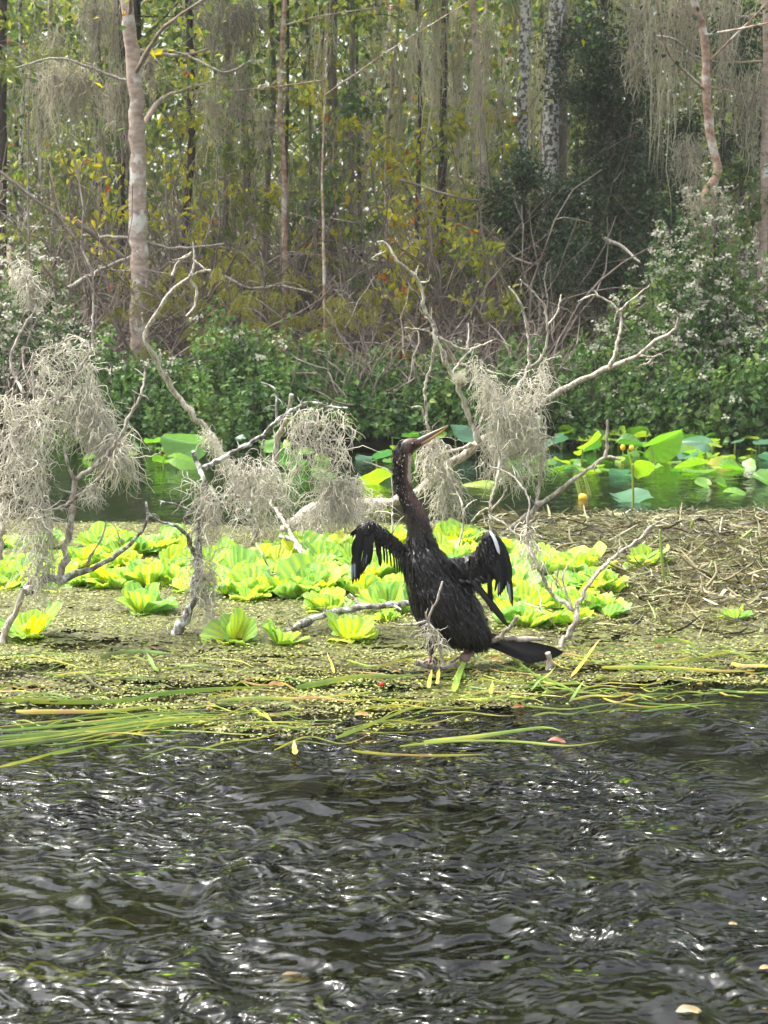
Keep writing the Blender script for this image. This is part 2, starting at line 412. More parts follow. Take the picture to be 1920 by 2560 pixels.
# ------------------------------------------------------------------ river water with real ripples
def wave_h(x, y):
    r = np.random.default_rng(21)
    wx = .05 * waves2(x, y, 31, .34, 7); wy = .05 * waves2(x, y, 32, .30, 7)
    h = np.zeros_like(x)
    amp = np.interp(y, [0, 3.0, 3.8, 4.4, 7.3, 8.0, 11, 14.5], [1, 1, .6, .07, .05, .3, .3, .12])
    for i in range(46):
        lam = .045 * (10 ** r.uniform(0, .75))
        a = r.normal(math.pi / 2, 1.1)
        k = 2 * math.pi / lam
        s = .030 * (lam / .12) ** -.1
        h += s / k * np.sin(k * (math.cos(a) * (x + wx) + math.sin(a) * (y + wy)) + r.uniform(0, 6.28))
    return h * amp
Yr = [0.9]
while Yr[-1] < 15.2:
    Yr.append(Yr[-1] + (.0085 * max(1, Yr[-1] / 2.4) if Yr[-1] < 4.7 else .035))
Yr = np.array(Yr); NU = 310
u = np.linspace(-1, 1, NU)
hw = .29 * Yr + .7
X = u[None] * hw[:, None]; Yg = np.repeat(Yr[:, None], NU, 1)
H = wave_h(X, Yg)
fade = np.clip((1 - np.abs(u)) * 12, 0, 1)[None] * np.clip((np.arange(len(Yr)) / 12.0), 0, 1)[:, None] * np.clip((len(Yr) - 1 - np.arange(len(Yr))) / 12.0, 0, 1)[:, None]
H = H * fade
wb = MB().add(np.stack([X, Yg, H], -1), gridfaces(NU, len(Yr)))
# calm water round it, butted to the edges of the rippled sheet
y0, y1 = Yr[0], Yr[-1]
a0, a1 = hw[0], hw[-1]
wb.add([[-a0, y0, 0], [-a1, y1, 0], [-250, y1, 0], [-250, y0, 0]], [[0, 1, 2, 3]])
wb.add([[a0, y0, 0], [250, y0, 0], [250, y1, 0], [a1, y1, 0]], [[0, 1, 2, 3]])
wb.add([[-250, -110, 0], [250, -110, 0], [250, y0, 0], [-250, y0, 0]], [[0, 1, 2, 3]])
tag(wb.build('river_water', M['water']), 'dark rippled river water', kind='structure')

# ------------------------------------------------------------------ floating mat
FRONT = ([-600, 0, 300, 600, 780, 900, 1100, 1400, 1700, 1920, 2500], [1850, 1840, 1810, 1850, 1880, 1870, 1830, 1790, 1765, 1750, 1740])
BACK = ([-600, 0, 400, 650, 900, 1150, 1350, 1500, 1700, 1920, 2500], [1300, 1302, 1308, 1318, 1306, 1312, 1312, 1292, 1285, 1306, 1310])
def mat_density(P):
    px, py = proj(P)
    f = np.interp(px, *FRONT) + 34 * waves2(P[:, 0], P[:, 1] * 0, 45, .55); b = np.interp(px, *BACK)
    d = np.minimum((f - py) / 60.0, (py - b) / 6.0).clip(0, 1)
    n = waves2(P[:, 0], P[:, 1] * 2.2, 41, .9) * .5 + waves2(P[:, 0], P[:, 1] * 3, 42, .23) * .45
    front = np.clip((py - 1560) / 190, 0, 1)
    return np.where((f - py > 0) & (py - b > 0), d * (1.08 - .62 * front + n * (.30 + .38 * front)), 0)
ys_ = np.arange(3.72, 7.8, .016); xs_ = np.arange(-2.9, 2.9, .016)
X, Yg = np.meshgrid(xs_, ys_)
X = X + rng.normal(size=X.shape) * .004; Yg = Yg + rng.normal(size=X.shape) * .004
P = np.stack([X, Yg, np.zeros_like(X)], -1).reshape(-1, 3)
den = mat_density(P)
P[:, 2] = .005 + .003 * waves2(P[:, 0], P[:, 1], 44, .12)
F = gridfaces(len(xs_), len(ys_))
dn = den[F].mean(1) + rng.normal(size=len(F)) * .10
F = F[dn > .62]
tag(MB().add(P, F).build('floating_mat', M['matsheet']), 'olive mat of floating weed covering the water', 'floating mat', kind='stuff')
N = 520000
P = np.stack([rng.uniform(-2.9, 2.9, N), rng.uniform(3.68, 7.75, N), np.zeros(N)], -1)
den = mat_density(P)
P = P[rng.uniform(0, 1, N) < den.clip(0, 1) * .95 - .12][:135000]
n = len(P)
P[:, 2] = rng.uniform(.007, .014, n)
E = np.stack([rng.uniform(-1.6, 1.6, 260000), rng.uniform(3.35, 4.35, 260000), np.zeros(260000)], -1)
ex, ey = proj(E)
ed = waves2(E[:, 0], E[:, 1] * 2.5, 48, .5) * .5 + waves2(E[:, 0], E[:, 1] * 4, 49, .14) * .5 - np.clip((ey - np.interp(ex, [0, 300, 700, 900, 1150, 1400, 1920], [1760, 1790, 1850, 1840, 1770, 1730, 1700])) / 45, -.4, 3)
E = E[(ed + rng.normal(size=len(E)) * .35 > .75)][:26000]
P = np.vstack([P, E]); n = len(P)
P[:, 2] = rng.uniform(.007, .014, n)
nn = np.stack([rng.normal(size=n) * .28, rng.normal(size=n) * .28, np.ones(n)], -1)
dd = np.stack([rng.normal(size=n), rng.normal(size=n), rng.normal(size=n) * .1], -1)
L = rng.uniform(.006, .0125, n)
tnt = (.42 + .22 * rng.normal(size=n) + .12 * waves2(P[:, 0], P[:, 1], 47, .7)).clip(0, 1)
V, F = leaves(P, dd, nn, L, L * rng.uniform(.5, .9, n), LEAF2)
tag(MB().add(V, F, np.repeat(tnt, 4)).build('duckweed', M['duckweed'], smooth=False), 'tiny olive and yellow duckweed fronds scattered over the mat', 'duckweed', kind='stuff')

# ------------------------------------------------------------------ water lettuce
def lettuce_leaf(seed):
    r = np.random.default_rng(seed)
    nu, nv = 23, 9
    u = np.linspace(-1, 1, nu); v = np.linspace(0, 1, nv)
    U, Vv = np.meshgrid(u, v)
    w = .09 + .40 * np.sin(np.clip(Vv, 0, 1) * 1.85) ** 1.1
    notch = r.uniform(0, .10)
    x = Vv * (1 - .27 * np.abs(U) ** 2.6 * Vv ** 2 - notch * np.exp(-(U / .2) ** 2) * Vv ** 5 + .025 * np.sin(U * 7 + r.uniform(0, 6)) * Vv ** 4)
    y = U * w
    rib = np.cos(U * 4.5 * math.pi)
    z = (.05 + .14 * r.uniform(0, 1)) * U ** 2 * Vv - .032 * rib * np.sin(Vv * 2.6) + .22 * Vv ** 2 * r.uniform(-1.0, .35) + .06 * np.sin(U * 3.2 + r.uniform(0, 6)) * Vv ** 3 + .03 * np.sin(U * 8 + r.uniform(0, 6)) * Vv ** 5
    t = .40 + .12 * r.normal() + .26 * (1 - Vv) ** 1.5 - .20 * rib * np.sin(Vv * 2.8)  # yellower leaf foot puts the glow of light shining through into the colour
    return MB().add(np.stack([x, y, z], -1), gridfaces(nu, nv), t.ravel().clip(0, .9)).mesh('leaf', M['lettuce'])
LET = [lettuce_leaf(i) for i in range(100, 124)]
def lettuce(px, py, wpx, label, group=None, tone=None):
    base = g(px, py)
    Rr = wpx * px2m(base[1]) * .5
    o = empty('water_lettuce', (base[0], base[1], -.008))
    tag(o, label, 'water plant', group)
    k = rng.integers(8, 13)
    a = rng.uniform(0, 6.28)
    lo, hi = rng.uniform(8, 30), rng.uniform(36, 56)
    tx, ty = rng.normal(size=2) * .16
    o.rotation_euler = (tx, ty, 0)
    for i in range(k):
        f = i / (k - 1)
        a += 2.4 + rng.normal() * .12
        elev = math.radians(lo + hi * f + rng.normal() * 10)
        s = Rr / max(.72, math.cos(elev)) * (1.0 - .25 * f) * rng.uniform(.7, 1.15)
        l = link('leaf', LET[rng.integers(len(LET))], o)
        l.location = (.012 * math.cos(a), .012 * math.sin(a), 0.004)
        l.rotation_euler = (rng.normal() * .25, -elev, a)
        l.scale = (s, s * rng.uniform(.85, 1.2), s)
    return o
LG = 'water lettuce floating on the mat'
isolated = [
 (354, 1532, 150, 'yellow water lettuce rosette alone on the bare mat beside the lichen covered snag'),
 (75, 1592, 150, 'green water lettuce beside the base of the tangled snag with most moss'),
 (1622, 1425, 120, 'small water lettuce alone among the dead plant litter'),
 (1845, 1552, 75, 'tiny water lettuce alone beyond the dead plant litter'),
 (590, 1604, 150, 'green water lettuce behind the low end of the lichen covered log'),
 (700, 1612, 110, 'flattened water lettuce at the submerged tip of the log'),
 (875, 1598, 150, 'water lettuce floating under the middle of the lichen covered log'),
]
for a in isolated: lettuce(*a)
spots = []
for x in (18, 95): spots.append((x, 1372, 100))
for x in (240, 275, 340, 402, 455): spots.append((x, 1382 + rng.integers(-8, 9), 125))
for x in (15, 75, 140, 205, 300, 360, 430, 490, 520): spots.append((x, 1425 + rng.integers(-12, 12), 125))
for x in (40, 105, 165, 230, 285, 345, 420, 478): spots.append((x, 1470 + rng.integers(-14, 12), 130))
for x in (700, 765, 830, 905, 965, 1085, 1130, 1180): spots.append((x, 1375 + rng.integers(-10, 12), 120))
for x in (555, 620, 690, 755, 820, 895, 960, 1100, 1150, 1260, 1320, 1375): spots.append((x, 1412 + rng.integers(-10, 10), 130))
for x in (545, 600, 665, 735, 800, 865, 935, 1000, 1150, 1225, 1285, 1345, 1405, 1460): spots.append((x, 1450 + rng.integers(-10, 10), 140))
for x in (570, 640, 720, 790, 850, 925, 990, 1235, 1290, 1350, 1415, 1475, 1525): spots.append((x, 1490 + rng.integers(-8, 10), 150))
for x in (1270, 1330, 1395, 1455, 1515, 820, 965): spots.append((x, 1530 + rng.integers(-8, 8), 140))
for x in (1300, 1375, 1440): spots.append((x, 1562, 130))
for (x, y, w) in list(spots):
    if rng.uniform() < .85: spots.append((x + rng.uniform(-45, 45), y + rng.uniform(-22, 22), w * rng.uniform(.55, .9)))
for (x, y, w) in spots:
    w = w * rng.uniform(.78, 1.12)
    if x < 520: lab, grp = 'yellow-green water lettuce rosette in the loose patch behind the tangled snag', 'water lettuce behind the tangled snag'
    elif x < 1045: lab, grp = 'bright water lettuce rosette packed in the bed between the lichen log and the bird', 'water lettuce between log and bird'
    else: lab, grp = 'bright water lettuce rosette packed in the bed behind the dark forked snag', 'water lettuce behind the dark forked snag'
    lettuce(x + rng.normal() * 10, y, w, lab, grp)

# ------------------------------------------------------------------ lily pads
def pad_mesh(seed, fold, curl, wav):
    r = np.random.default_rng(seed)
    nt_, nr = 28, 5
    th = np.linspace(-math.pi * .93, math.pi * .93, nt_)
    cx = .20
    ox = .5 + .5 * np.cos(th); oy = .40 * np.sin(th) * (1 - .12 * np.cos(th))
    ox = np.where(np.abs(th) > 2.6, ox - .04, ox)
    s = np.linspace(0.02, 1, nr)[:, None]
    x = cx + (ox - cx) * s; y = oy * s
    rim = 1 + .03 * np.sin(th * 9 + r.uniform(0, 6))[None] * s ** 3
    x = cx + (x - cx) * rim; y = y * rim
    z = fold * np.abs(y) + curl * (x - cx) ** 2 + wav * np.sin(th * 3 + r.uniform(0, 6))[None] * s ** 2 * .12
    t = .5 + .11 * np.cos(th * 14)[None] * s
    return MB().add(np.stack([x - cx, y, z], -1), gridfaces(nt_, nr), np.broadcast_to(t, x.shape).ravel()).mesh('blade', M['pad'])
PADS = [pad_mesh(200 + i, *q) for i, q in enumerate([(.05, .02, .15), (.35, .1, .3), (.8, -.15, .3), (-.35, -.3, .25), (.15, .25, .5), (-.6, .1, .2)])]
PADV = []
for me in PADS:
    for dt in (-.42, -.2, 0, .22, .42):
        m2 = me.copy(); arr = np.empty(len(me.vertices), np.float32)
        m2.attributes['tint'].data.foreach_get('value', arr); m2.attributes['tint'].data.foreach_set('value', (arr + dt).clip(0, 1).astype(np.float32))
        PADV.append(m2)
def lily(px, py, wpx, Y, shape, tone, pitch, yaw, roll, label, group=None):
    """centre pixel, length in pixels, distance; a stalk runs down when the blade is lifted off the water"""
    P = at(px, py, Y)
    if P[2] < .02: P = g(px, py, .012); Y = P[1]
    o = empty('lily_pad', (P[0], P[1], 0))
    tag(o, label, 'lily pad', group)
    flip = 1 if rng.uniform() < .45 else -1
    l = link('blade', PADV[shape * 5 + tone], o)
    s = wpx * px2m(Y)
    l.location = (-.2 * s * math.cos(yaw) * math.cos(pitch), -.2 * s * math.sin(yaw) * math.cos(pitch), P[2] - .2 * s * math.sin(pitch) * 0)
    l.rotation_euler = (roll * flip, -pitch * flip, yaw)
    l.scale = (s, s * rng.uniform(.95, 1.15), s)
    if P[2] > .03:
        top = np.array(l.location); bot = np.array([rng.normal() * .02, rng.normal() * .02, -.25])
        Q = np.stack([bot, (bot + top) / 2 + rng.normal(size=3) * .008, top])
        V, F, C, _, _ = limb(Q, .009, .007, 6, step=.03, knob=.03, kink=.05)
        MB().add(V, F, .5).add(V, C, .5).build('stalk', M['stalk'], o)
    return o
named = [
 (1648, 1113, 112, 11.3, 5, 2, .35, .1, -.9, 'large raised lily pad with its rounded bright back tilted up'),
 (1469, 1122, 90, 11.4, 4, 3, .3, .6, -.7, 'upright pale green lily pad with a browned corner'),
 (1585, 1160, 95, 8.3, 2, 3, .5, 1.2, -.5, 'funnel shaped lily pad on a thick upright stalk in open water'),
 (1723, 1163, 98, 11.0, 3, 3, .15, 3.0, -.75, 'broad yellow-green lily pad leaning on the water'),
 (1795, 1166, 64, 11.0, 1, 4, .1, .2, -.6, 'pale lime lily pad lying beside the broad yellow-green one'),
 (1751, 1107, 76, 12.0, 3, 0, .2, 2.9, -.7, 'blue-green lily pad with a curled rim below the flowering vines'),
 (1557, 1185, 68, 10.2, 4, 0, .25, 2.4, -.6, 'blue-green lily pad behind the thick upright stalk'),
 (1569, 1247, 108, 8.8, 4, 0, .08, .2, -.25, 'wavy blue-green lily pad floating at the foot of the thick stalk'),
 (1760, 1213, 42, 9.5, 1, 2, .3, 2.6, -.6, 'small folded lily pad floating in open water'),
 (1801, 1209, 44, 9.5, 2, 2, .4, .4, -.6, 'small peaked lily pad floating in open water'),
 (1857, 1233, 110, 9.0, 3, 2, .12, .15, -.55, 'long humped green lily pad floating in open water'),
 (1912, 1207, 60, 9.8, 2, 2, .5, 2.4, -.6, 'lily pad with a raised tip at the end of the open channel'),
 (472, 1110, 118, 11.5, 5, 2, .15, 3.0, -.75, 'large rounded lily pad raised out of the dark channel'),
 (455, 1143, 84, 10.8, 3, 2, .1, .2, -.5, 'low lily pad in front of the large rounded one'),
 (402, 1150, 46, 10.8, 1, 2, .2, 2.5, -.6, 'small lily pad at the end of the dark channel group'),
 (671, 1115, 64, 11.5, 4, 2, .2, .3, -.6, 'lily pad behind the moss draped forked snag'),
 (729, 1150, 90, 10.6, 1, 1, .2, 2.7, -.7, 'dark green lily pad behind the stubby post of the snag'),
 (805, 1178, 70, 10.0, 3, 2, .1, .3, -.6, 'lily pad glimpsed through the moss curtain'),
 (931, 1203, 86, 9.6, 4, 3, .1, .1, -.7, 'wavy yellow-green lily pad beside the neck of the bird'),
 (951, 1147, 58, 10.8, 1, 1, .2, .4, -.6, 'dark shaded lily pad behind the head of the bird'),
 (1210, 1211, 92, 9.5, 3, 3, .12, 3.1, -.5, 'pale green humped lily pad below the diagonal limb'),
 (1150, 1080, 90, 12.4, 4, 0, .35, .7, -.7, 'blue-green lily pad near the tip of the bill'),
]
for a in named: lily(*a)
PG = 'lily pads crowded under the flowering vines'
for i in range(104):
    if i < 84:
        px = rng.uniform(1260, 1930); py = rng.uniform(1078, 1180); Y = np.interp(py, [1078, 1120, 1180], [13.2, 12.4, 10.8])
    else:
        px = rng.choice([rng.uniform(230, 420), rng.uniform(560, 1000), rng.uniform(560, 1240)]); py = rng.uniform(1085, 1150); Y = np.interp(py, [1085, 1150], [13.2, 11.4])
    lily(px, py, rng.uniform(26, 62) * (1.15 if i < 84 else 1), Y, rng.integers(6), rng.choice([0, 1, 2, 2, 2, 3, 3, 3]), rng.uniform(.02, .32), rng.uniform(0, 6.28), rng.uniform(-.55, .1), 'green lily pad in the crowd under the flowering vines' if i < 84 else 'green lily pad scattered along the shaded bank', PG if i < 84 else 'lily pads along the shaded bank')
# flower and seed globes
def globe(px, py, rpx, Y, name, label, cat, mat, petals):
    P = at(px, py, Y); r = rpx * px2m(Y)
    o = empty(name, (P[0], P[1], 0)); tag(o, label, cat)
    th = np.linspace(0, math.pi, 9); ph = np.arange(14) * 2 * math.pi / 14
    ring = 1 + (.10 * np.cos(ph * 5) if petals else .02 * np.cos(ph * 7))
    prof = np.sin(th) ** .8
    V = np.stack([prof[:, None] * ring * np.cos(ph) * r, prof[:, None] * ring * np.sin(ph) * r, (-np.cos(th)[:, None] * r * (.95 if petals else 1.1)) * np.ones_like(ph)], -1) + [0, 0, P[2]]
    F = []
    for i in range(8):
        for k in range(14): F.append([i * 14 + k, i * 14 + (k + 1) % 14, (i + 1) * 14 + (k + 1) % 14, (i + 1) * 14 + k])
    MB().add(V, F, .6).build('petals' if petals else 'fruit', mat, o)
    Q = np.array([[.01, .01, -.2], [.004, 0, P[2] * .4], [0, 0, P[2] - r * .7]])
    V, F, C, _, _ = limb(Q, .006, .005, 6, step=.03, knob=.02, kink=.02)
    MB().add(V, F, .4).build('stalk', M['stalk'], o)
globe(1457, 1244, 11, 8.75, 'pond_lily_flower', 'yellow pond lily flower just above open water', 'flower', M['yellow'], True)
globe(1557, 1119, 7, 11.9, 'pond_lily_fruit', 'round yellowish seed pod touching the raised lily pad', 'seed pod', M['yellow'], False)
globe(1579, 1120, 7, 12.1, 'pond_lily_fruit', 'second round yellowish seed pod behind the first', 'seed pod', M['yellow'], False)
for (x, y0_, y1_, Y) in ((1452, 1190, 1260, 8.9), (1475, 1190, 1245, 9.0)):
    A, Bq = at(x - 14, y0_, Y), at(x + 6, y1_, Y); Bq[2] = -.1
    V, F, C, _, _ = limb(np.stack([Bq, (A + Bq) / 2 + [.005, 0, 0], A]), .013, .010, 7, knob=.03, kink=.03)
    tag(MB().add(V, F, .7).add(V, C, .7).build('lily_stalk', M['stalk']), 'thick green lily stalk rising bare from open water', 'stalk', 'bare lily stalks in the channel')

# ------------------------------------------------------------------ dead snags
def snag(label, D, parts, mat='snag', spur=1.0, group=None, lichen=None, name='dead_branch'):
    """parts: (pixel path, start width px, end width px, depth offset start, depth offset end)"""
    first = parts[0]
    b = at(*first[0][0], D + first[3])
    o = empty(name, (b[0], b[1], 0)); tag(o, label, 'dead branch', group)
    off = np.array([b[0], b[1], 0])
    allQ = []
    for i, (pts, w0, w1, d0, d1) in enumerate(parts):
        n = len(pts)
        if n == 2:
            mid = ((pts[0][0] + pts[1][0]) / 2 + rng.normal() * 3, (pts[0][1] + pts[1][1]) / 2 + rng.normal() * 3)
            pts = [pts[0], mid, pts[1]]; n = 3
        dep = np.linspace(d0, d1, n) + rng.normal(size=n) * .012 * (np.arange(n) > 0)
        P = np.array([at(x, y, D + q) for (x, y), q in zip(pts, dep)])
        k = px2m(D) * .5
        V, F, C, Q, rr = limb(P - off, w0 * k * .9, w1 * k * .85, 8 if w0 > 9 else 6, knob=.15, kink=.32)
        mb = MB().add(V, F).add(V, C)
        allQ.append((Q + off, rr))
        ns = int(spur * len(Q) * .26)
        for _ in range(ns):          # little broken spurs
            j = rng.integers(1, len(Q) - 1)
            d = nrm(rng.normal(size=3) + np.array([0, 0, .5])); ln = rng.uniform(.010, .05) * (1.8 if rng.uniform() < .2 else 1)
            sp_ = np.stack([Q[j], Q[j] + d * ln * .6 + rng.normal(size=3) * .004, Q[j] + d * ln + rng.normal(size=3) * .006])
            V, F, C, _, _ = limb(sp_, max(rr[j] * .35, .0016), .0009, 4, step=.012)
            mb.add(V, F)
        m_ = M['lichen_snag'] if (lichen and i in lichen) else M[mat]
        stem = mb.build('stem', m_, o) if i == 0 else mb.build('twig', m_, stem)
    return allQ

def moss(label, D, regions, group=None, n=400, length=(.05, .12), rad=.0013, mat='moss', thick=.05, grav=.35, tone=.5, name='spanish_moss'):
    """regions: (pixel polyline along the top, pixel drop per point); strands fill the curtain hanging below it"""
    mb = MB(); first = None
    n = int(n * (.95 if n > 200 else 1.2))
    for (top, drop) in regions:
        top = np.array(top, float); drop = np.array(drop, float)
        seg = np.concatenate([[0], np.cumsum(np.linalg.norm(np.diff(top, axis=0), axis=1))])
        s = rng.uniform(0, seg[-1], n)
        x = np.interp(s, seg, top[:, 0]); y = np.interp(s, seg, top[:, 1]); dr = np.interp(s, seg, drop)
        q = rng.uniform(0, 1, n) ** 1.15
        clump = waves2(s, 0 * s, int(label.__len__()) + 7, 55, 5)
        y = y + q * dr * (1 + .16 * clump)
        x = x + rng.normal(size=n) * (4 + 5 * q)
        Yd = D + rng.normal(size=n) * thick * .5
        P0 = np.array([at(a, b, c) for a, b, c in zip(x, y, Yd)])
        if first is None: first = P0[np.argmin(y)].copy()
        m = 9
        Ls = rng.uniform(*length, n) * 1.35 * (1 - .3 * q)
        d = nrm(rng.normal(size=(n, 3)) + [0, 0, -.5])
        P = np.empty((n, m, 3)); P[:, 0] = P0
        for k in range(1, m):
            d = nrm(d * .75 + np.array([0, 0, -grav * .75]) + rng.normal(size=(n, 3)) * .42)
            P[:, k] = P[:, k - 1] + d * (Ls / (m - 1))[:, None]
        rr = rad * (1 - .75 * np.linspace(0, 1, m) ** 2)[None] * rng.uniform(.75, 1.3, n)[:, None]
        V, F = tubes(P, rr, 3)
        t = (tone + .22 * rng.normal(size=n) + .1 * clump).clip(0, 1)
        mb.add(V, F, np.repeat(t, m * 3))
    o = mb.build(name, M[mat])
    # put the origin at the clump's hanging point
    for me_o in (o,):
        v = np.empty(len(o.data.vertices) * 3, np.float32); o.data.vertices.foreach_get('co', v)
        v = v.reshape(-1, 3) - first.astype(np.float32); o.data.vertices.foreach_set('co', v.ravel()); o.data.update()
        o.location = first
    tag(o, label, 'moss', group)
    return o

# -- tangled snag, most moss
snag('tangled grey snag rising from the mat, its upper arms heavy with pale moss', 4.52, [
 ([(5, 1622), (14, 1575), (52, 1499), (68, 1465), (98, 1424), (110, 1395)], 24, 9, 0, .05),
 ([(60, 1478), (105, 1455), (150, 1447), (226, 1424), (289, 1389), (341, 1343), (368, 1303), (365, 1256)], 26, 7, 0, .1),
 ([(150, 1445), (158, 1400), (168, 1355), (179, 1291), (188, 1198)], 22, 17, .02, .05),
 ([(188, 1198), (243, 1158), (295, 1102), (324, 1040), (353, 988), (362, 930)], 15, 7, .05, .12),
 ([(188, 1198), (168, 1160), (160, 1110), (156, 1090)], 10, 6, .05, .0),
 ([(214, 1412), (236, 1375), (255, 1343), (266, 1303)], 9, 5, .03, .08),
 ([(183, 1248), (226, 1216), (255, 1187), (272, 1152)], 10, 6, .05, .0),
 ([(183, 1250), (155, 1265), (115, 1278), (85, 1262)], 9, 6, .05, -.05),
 ([(178, 1232), (142, 1218)], 7, 3, .05, .02),
 ([(353, 988), (372, 1000)], 5, 3, .1, .1), ([(353, 988), (330, 975)], 5, 3, .1, .08),
 ([(300, 1360), (295, 1330), (280, 1305)], 5, 3, .05, .1),
], spur=.8, lichen=(1,))
snag('arching pale branch bent over under a thick beard of moss', 4.62, [
 ([(0, 1400), (10, 1250), (28, 1130), (40, 1063), (104, 1023), (168, 977), (202, 919), (226, 872), (191, 843), (145, 861), (104, 878)], 17, 7, -.05, .12),
 ([(82, 1130), (86, 1040), (84, 985), (80, 905), (84, 880)], 10, 5, 0, 0),
 ([(42, 1165), (110, 1120), (130, 1075), (146, 1010), (140, 995), (100, 970), (92, 950)], 10, 6, 0, .1),
 ([(61, 985), (35, 936), (26, 901), (35, 867), (64, 809), (87, 774), (87, 722), (46, 647)], 10, 5, 0, .15),
 ([(231, 867), (232, 800), (234, 762), (231, 687), (208, 629)], 7, 4, .1, .12),
 ([(231, 690), (205, 685)], 5, 3, .12, .1),
 ([(191, 843), (176, 826), (165, 805)], 5, 3, .12, .12),
 ([(87, 774), (60, 780)], 5, 3, .1, .1),
 ([(0, 1240), (40, 1228), (70, 1240), (85, 1262)], 13, 9, -.05, 0),
 ([(0, 1092), (30, 1118), (38, 1160)], 8, 6, -.05, 0),
 ([(0, 1170), (28, 1150), (40, 1100)], 7, 5, -.05, 0),
 ([(84, 985), (60, 920), (56, 868)], 6, 3, 0, .05),
], spur=1.0)
MG = None
moss('great pale beard of moss hanging from the arched branch', 4.7, [([(96, 890), (120, 868), (150, 852), (190, 848), (222, 880), (235, 930)], [60, 150, 190, 200, 190, 150]),
     ([(170, 960), (215, 960), (245, 990), (270, 1040)], [100, 130, 120, 90]), ([(235, 1040), (265, 1060), (300, 1110)], [60, 60, 50])], n=420, thick=.09, tone=.5)
moss('ragged moss mantle over the crossing arms at the foot of the arched branch', 4.55, [([(0, 985), (45, 1000), (90, 990), (120, 1010)], [170, 180, 150, 130]), ([(0, 1130), (40, 1120), (90, 1130), (112, 1150)], [170, 190, 200, 110])], n=310, thick=.10, tone=.55, length=(.05, .13))
moss('long thin moss strip trailing down to the mat', 4.5, [([(70, 1280), (100, 1270), (125, 1290)], [160, 190, 150])], n=290, thick=.07, tone=.6, length=(.05, .14))
moss('pale moss caught on the leaning tip of the thin curved twig', 4.75, [([(46, 650), (66, 672), (86, 725)], [40, 50, 25])], n=190, thick=.04, tone=.6, length=(.04, .09))
moss('loose moss tassels swinging from the slanting arm over the channel', 4.62, [([(268, 1120), (300, 1100), (322, 1130)], [50, 60, 50])], n=90, thick=.04, tone=.65, length=(.08, .15), rad=.0016)
moss('small moss knot on the low side twig over dark water', 4.55, [([(225, 1212), (240, 1205)], [35, 35])], n=60, thick=.03, tone=.6, length=(.04, .08))

# -- lichen covered forked snag
snag('lichen covered upright snag forked at the top, standing in the mat', 4.66, [
 ([(437, 1600), (463, 1545), (483, 1505), (489, 1459), (498, 1407), (498, 1354), (500, 1291), (512, 1233), (509, 1198), (495, 1164), (483, 1129)], 28, 13, 0, .05),
 ([(509, 1172), (561, 1143), (640, 1100), (683, 1063), (717, 1034), (775, 1005), (822, 1017), (868, 1020)], 15, 7, .05, .0),
 ([(691, 1056), (690, 1010), (686, 971), (654, 956)], 8, 5, .03, .06),
 ([(498, 1407), (478, 1372), (470, 1340), (445, 1318), (400, 1302), (367, 1282)], 14, 6, 0, -.1),
 ([(476, 1362), (480, 1330), (500, 1318), (528, 1315)], 8, 4, 0, .05),
 ([(400, 1302), (382, 1284)], 6, 3, -.08, -.1),
 ([(500, 1290), (460, 1270), (430, 1258), (397, 1252)], 9, 4, .03, -.06),
 ([(437, 1598), (425, 1590), (418, 1570)], 9, 6, 0, -.03),
 ([(478, 1310), (462, 1298), (470, 1280)], 10, 7, 0, -.03),
], mat='lichen_snag', spur=.9)
moss('moss sleeve round the stem of the lichen covered snag', 4.66, [([(480, 1200), (512, 1195), (545, 1240)], [170, 190, 90]), ([(482, 1380), (512, 1390), (530, 1420)], [140, 170, 110])], n=260, thick=.09, tone=.45)
moss('square curtain of moss hanging from the outstretched arm', 4.68, [([(722, 1036), (775, 1008), (822, 1018), (868, 1024)], [140, 170, 215, 190]), ([(790, 1180), (850, 1200), (895, 1180)], [110, 110, 70])], n=360, thick=.06, tone=.55, length=(.06, .13))
moss('short moss fringe between the two forks', 4.8, [([(560, 1150), (620, 1140), (680, 1150)], [90, 110, 90])], n=260, thick=.07, tone=.45)

# -- post and tall leaning branch behind
snag('stubby brown post with a red-brown knot and mossy foot', 6.6, [
 ([(640, 1345), (655, 1280), (671, 1221), (689, 1139), (703, 1081), (722, 1023), (729, 986)], 30, 13, .35, 0),
 ([(671, 1250), (718, 1320), (746, 1372), (773, 1412), (776, 1450), (778, 1492)], 10, 13, -.2, -.9),
 ([(700, 1340), (732, 1350), (765, 1385), (778, 1400), (772, 1420)], 10, 8, -.3, -.8),
 ([(655, 1245), (620, 1242), (560, 1240), (540, 1248)], 10, 5, -.1, -.2),
], spur=.6)
moss('shaggy moss gathered round the foot of the brown post', 6.7, [([(590, 1170), (640, 1180), (690, 1160), (720, 1200)], [180, 190, 190, 150])], n=520, thick=.15, tone=.42, length=(.07, .16), rad=.0016)
snag('tall pale branch leaning over with a hooked broken top', 6.9, [
 ([(645, 1310), (620, 1245), (590, 1191), (556, 1133), (521, 1075), (475, 1035), (434, 977), (399, 919), (370, 867), (365, 832), (394, 780), (428, 728), (475, 693), (509, 676), (527, 676)], 26, 8, .2, 0),
 ([(475, 693), (486, 658), (483, 606)], 10, 4, 0, .05),
 ([(430, 690), (446, 655), (480, 630)], 7, 6, 0, 0), ([(480, 630), (462, 645), (432, 650)], 8, 4, 0, 0),
 ([(475, 693), (492, 728), (486, 768), (466, 791)], 9, 6, 0, -.05),
 ([(486, 650), (500, 662), (515, 676)], 6, 4, .02, 0),
 ([(365, 832), (357, 800), (355, 782)], 7, 4, 0, 0),
], spur=.5)
moss('greenish lichen tuft clinging low on the tall pale branch', 6.85, [([(505, 1060), (530, 1080), (560, 1135)], [50, 60, 45])], n=200, thick=.06, tone=.8, length=(.03, .07))
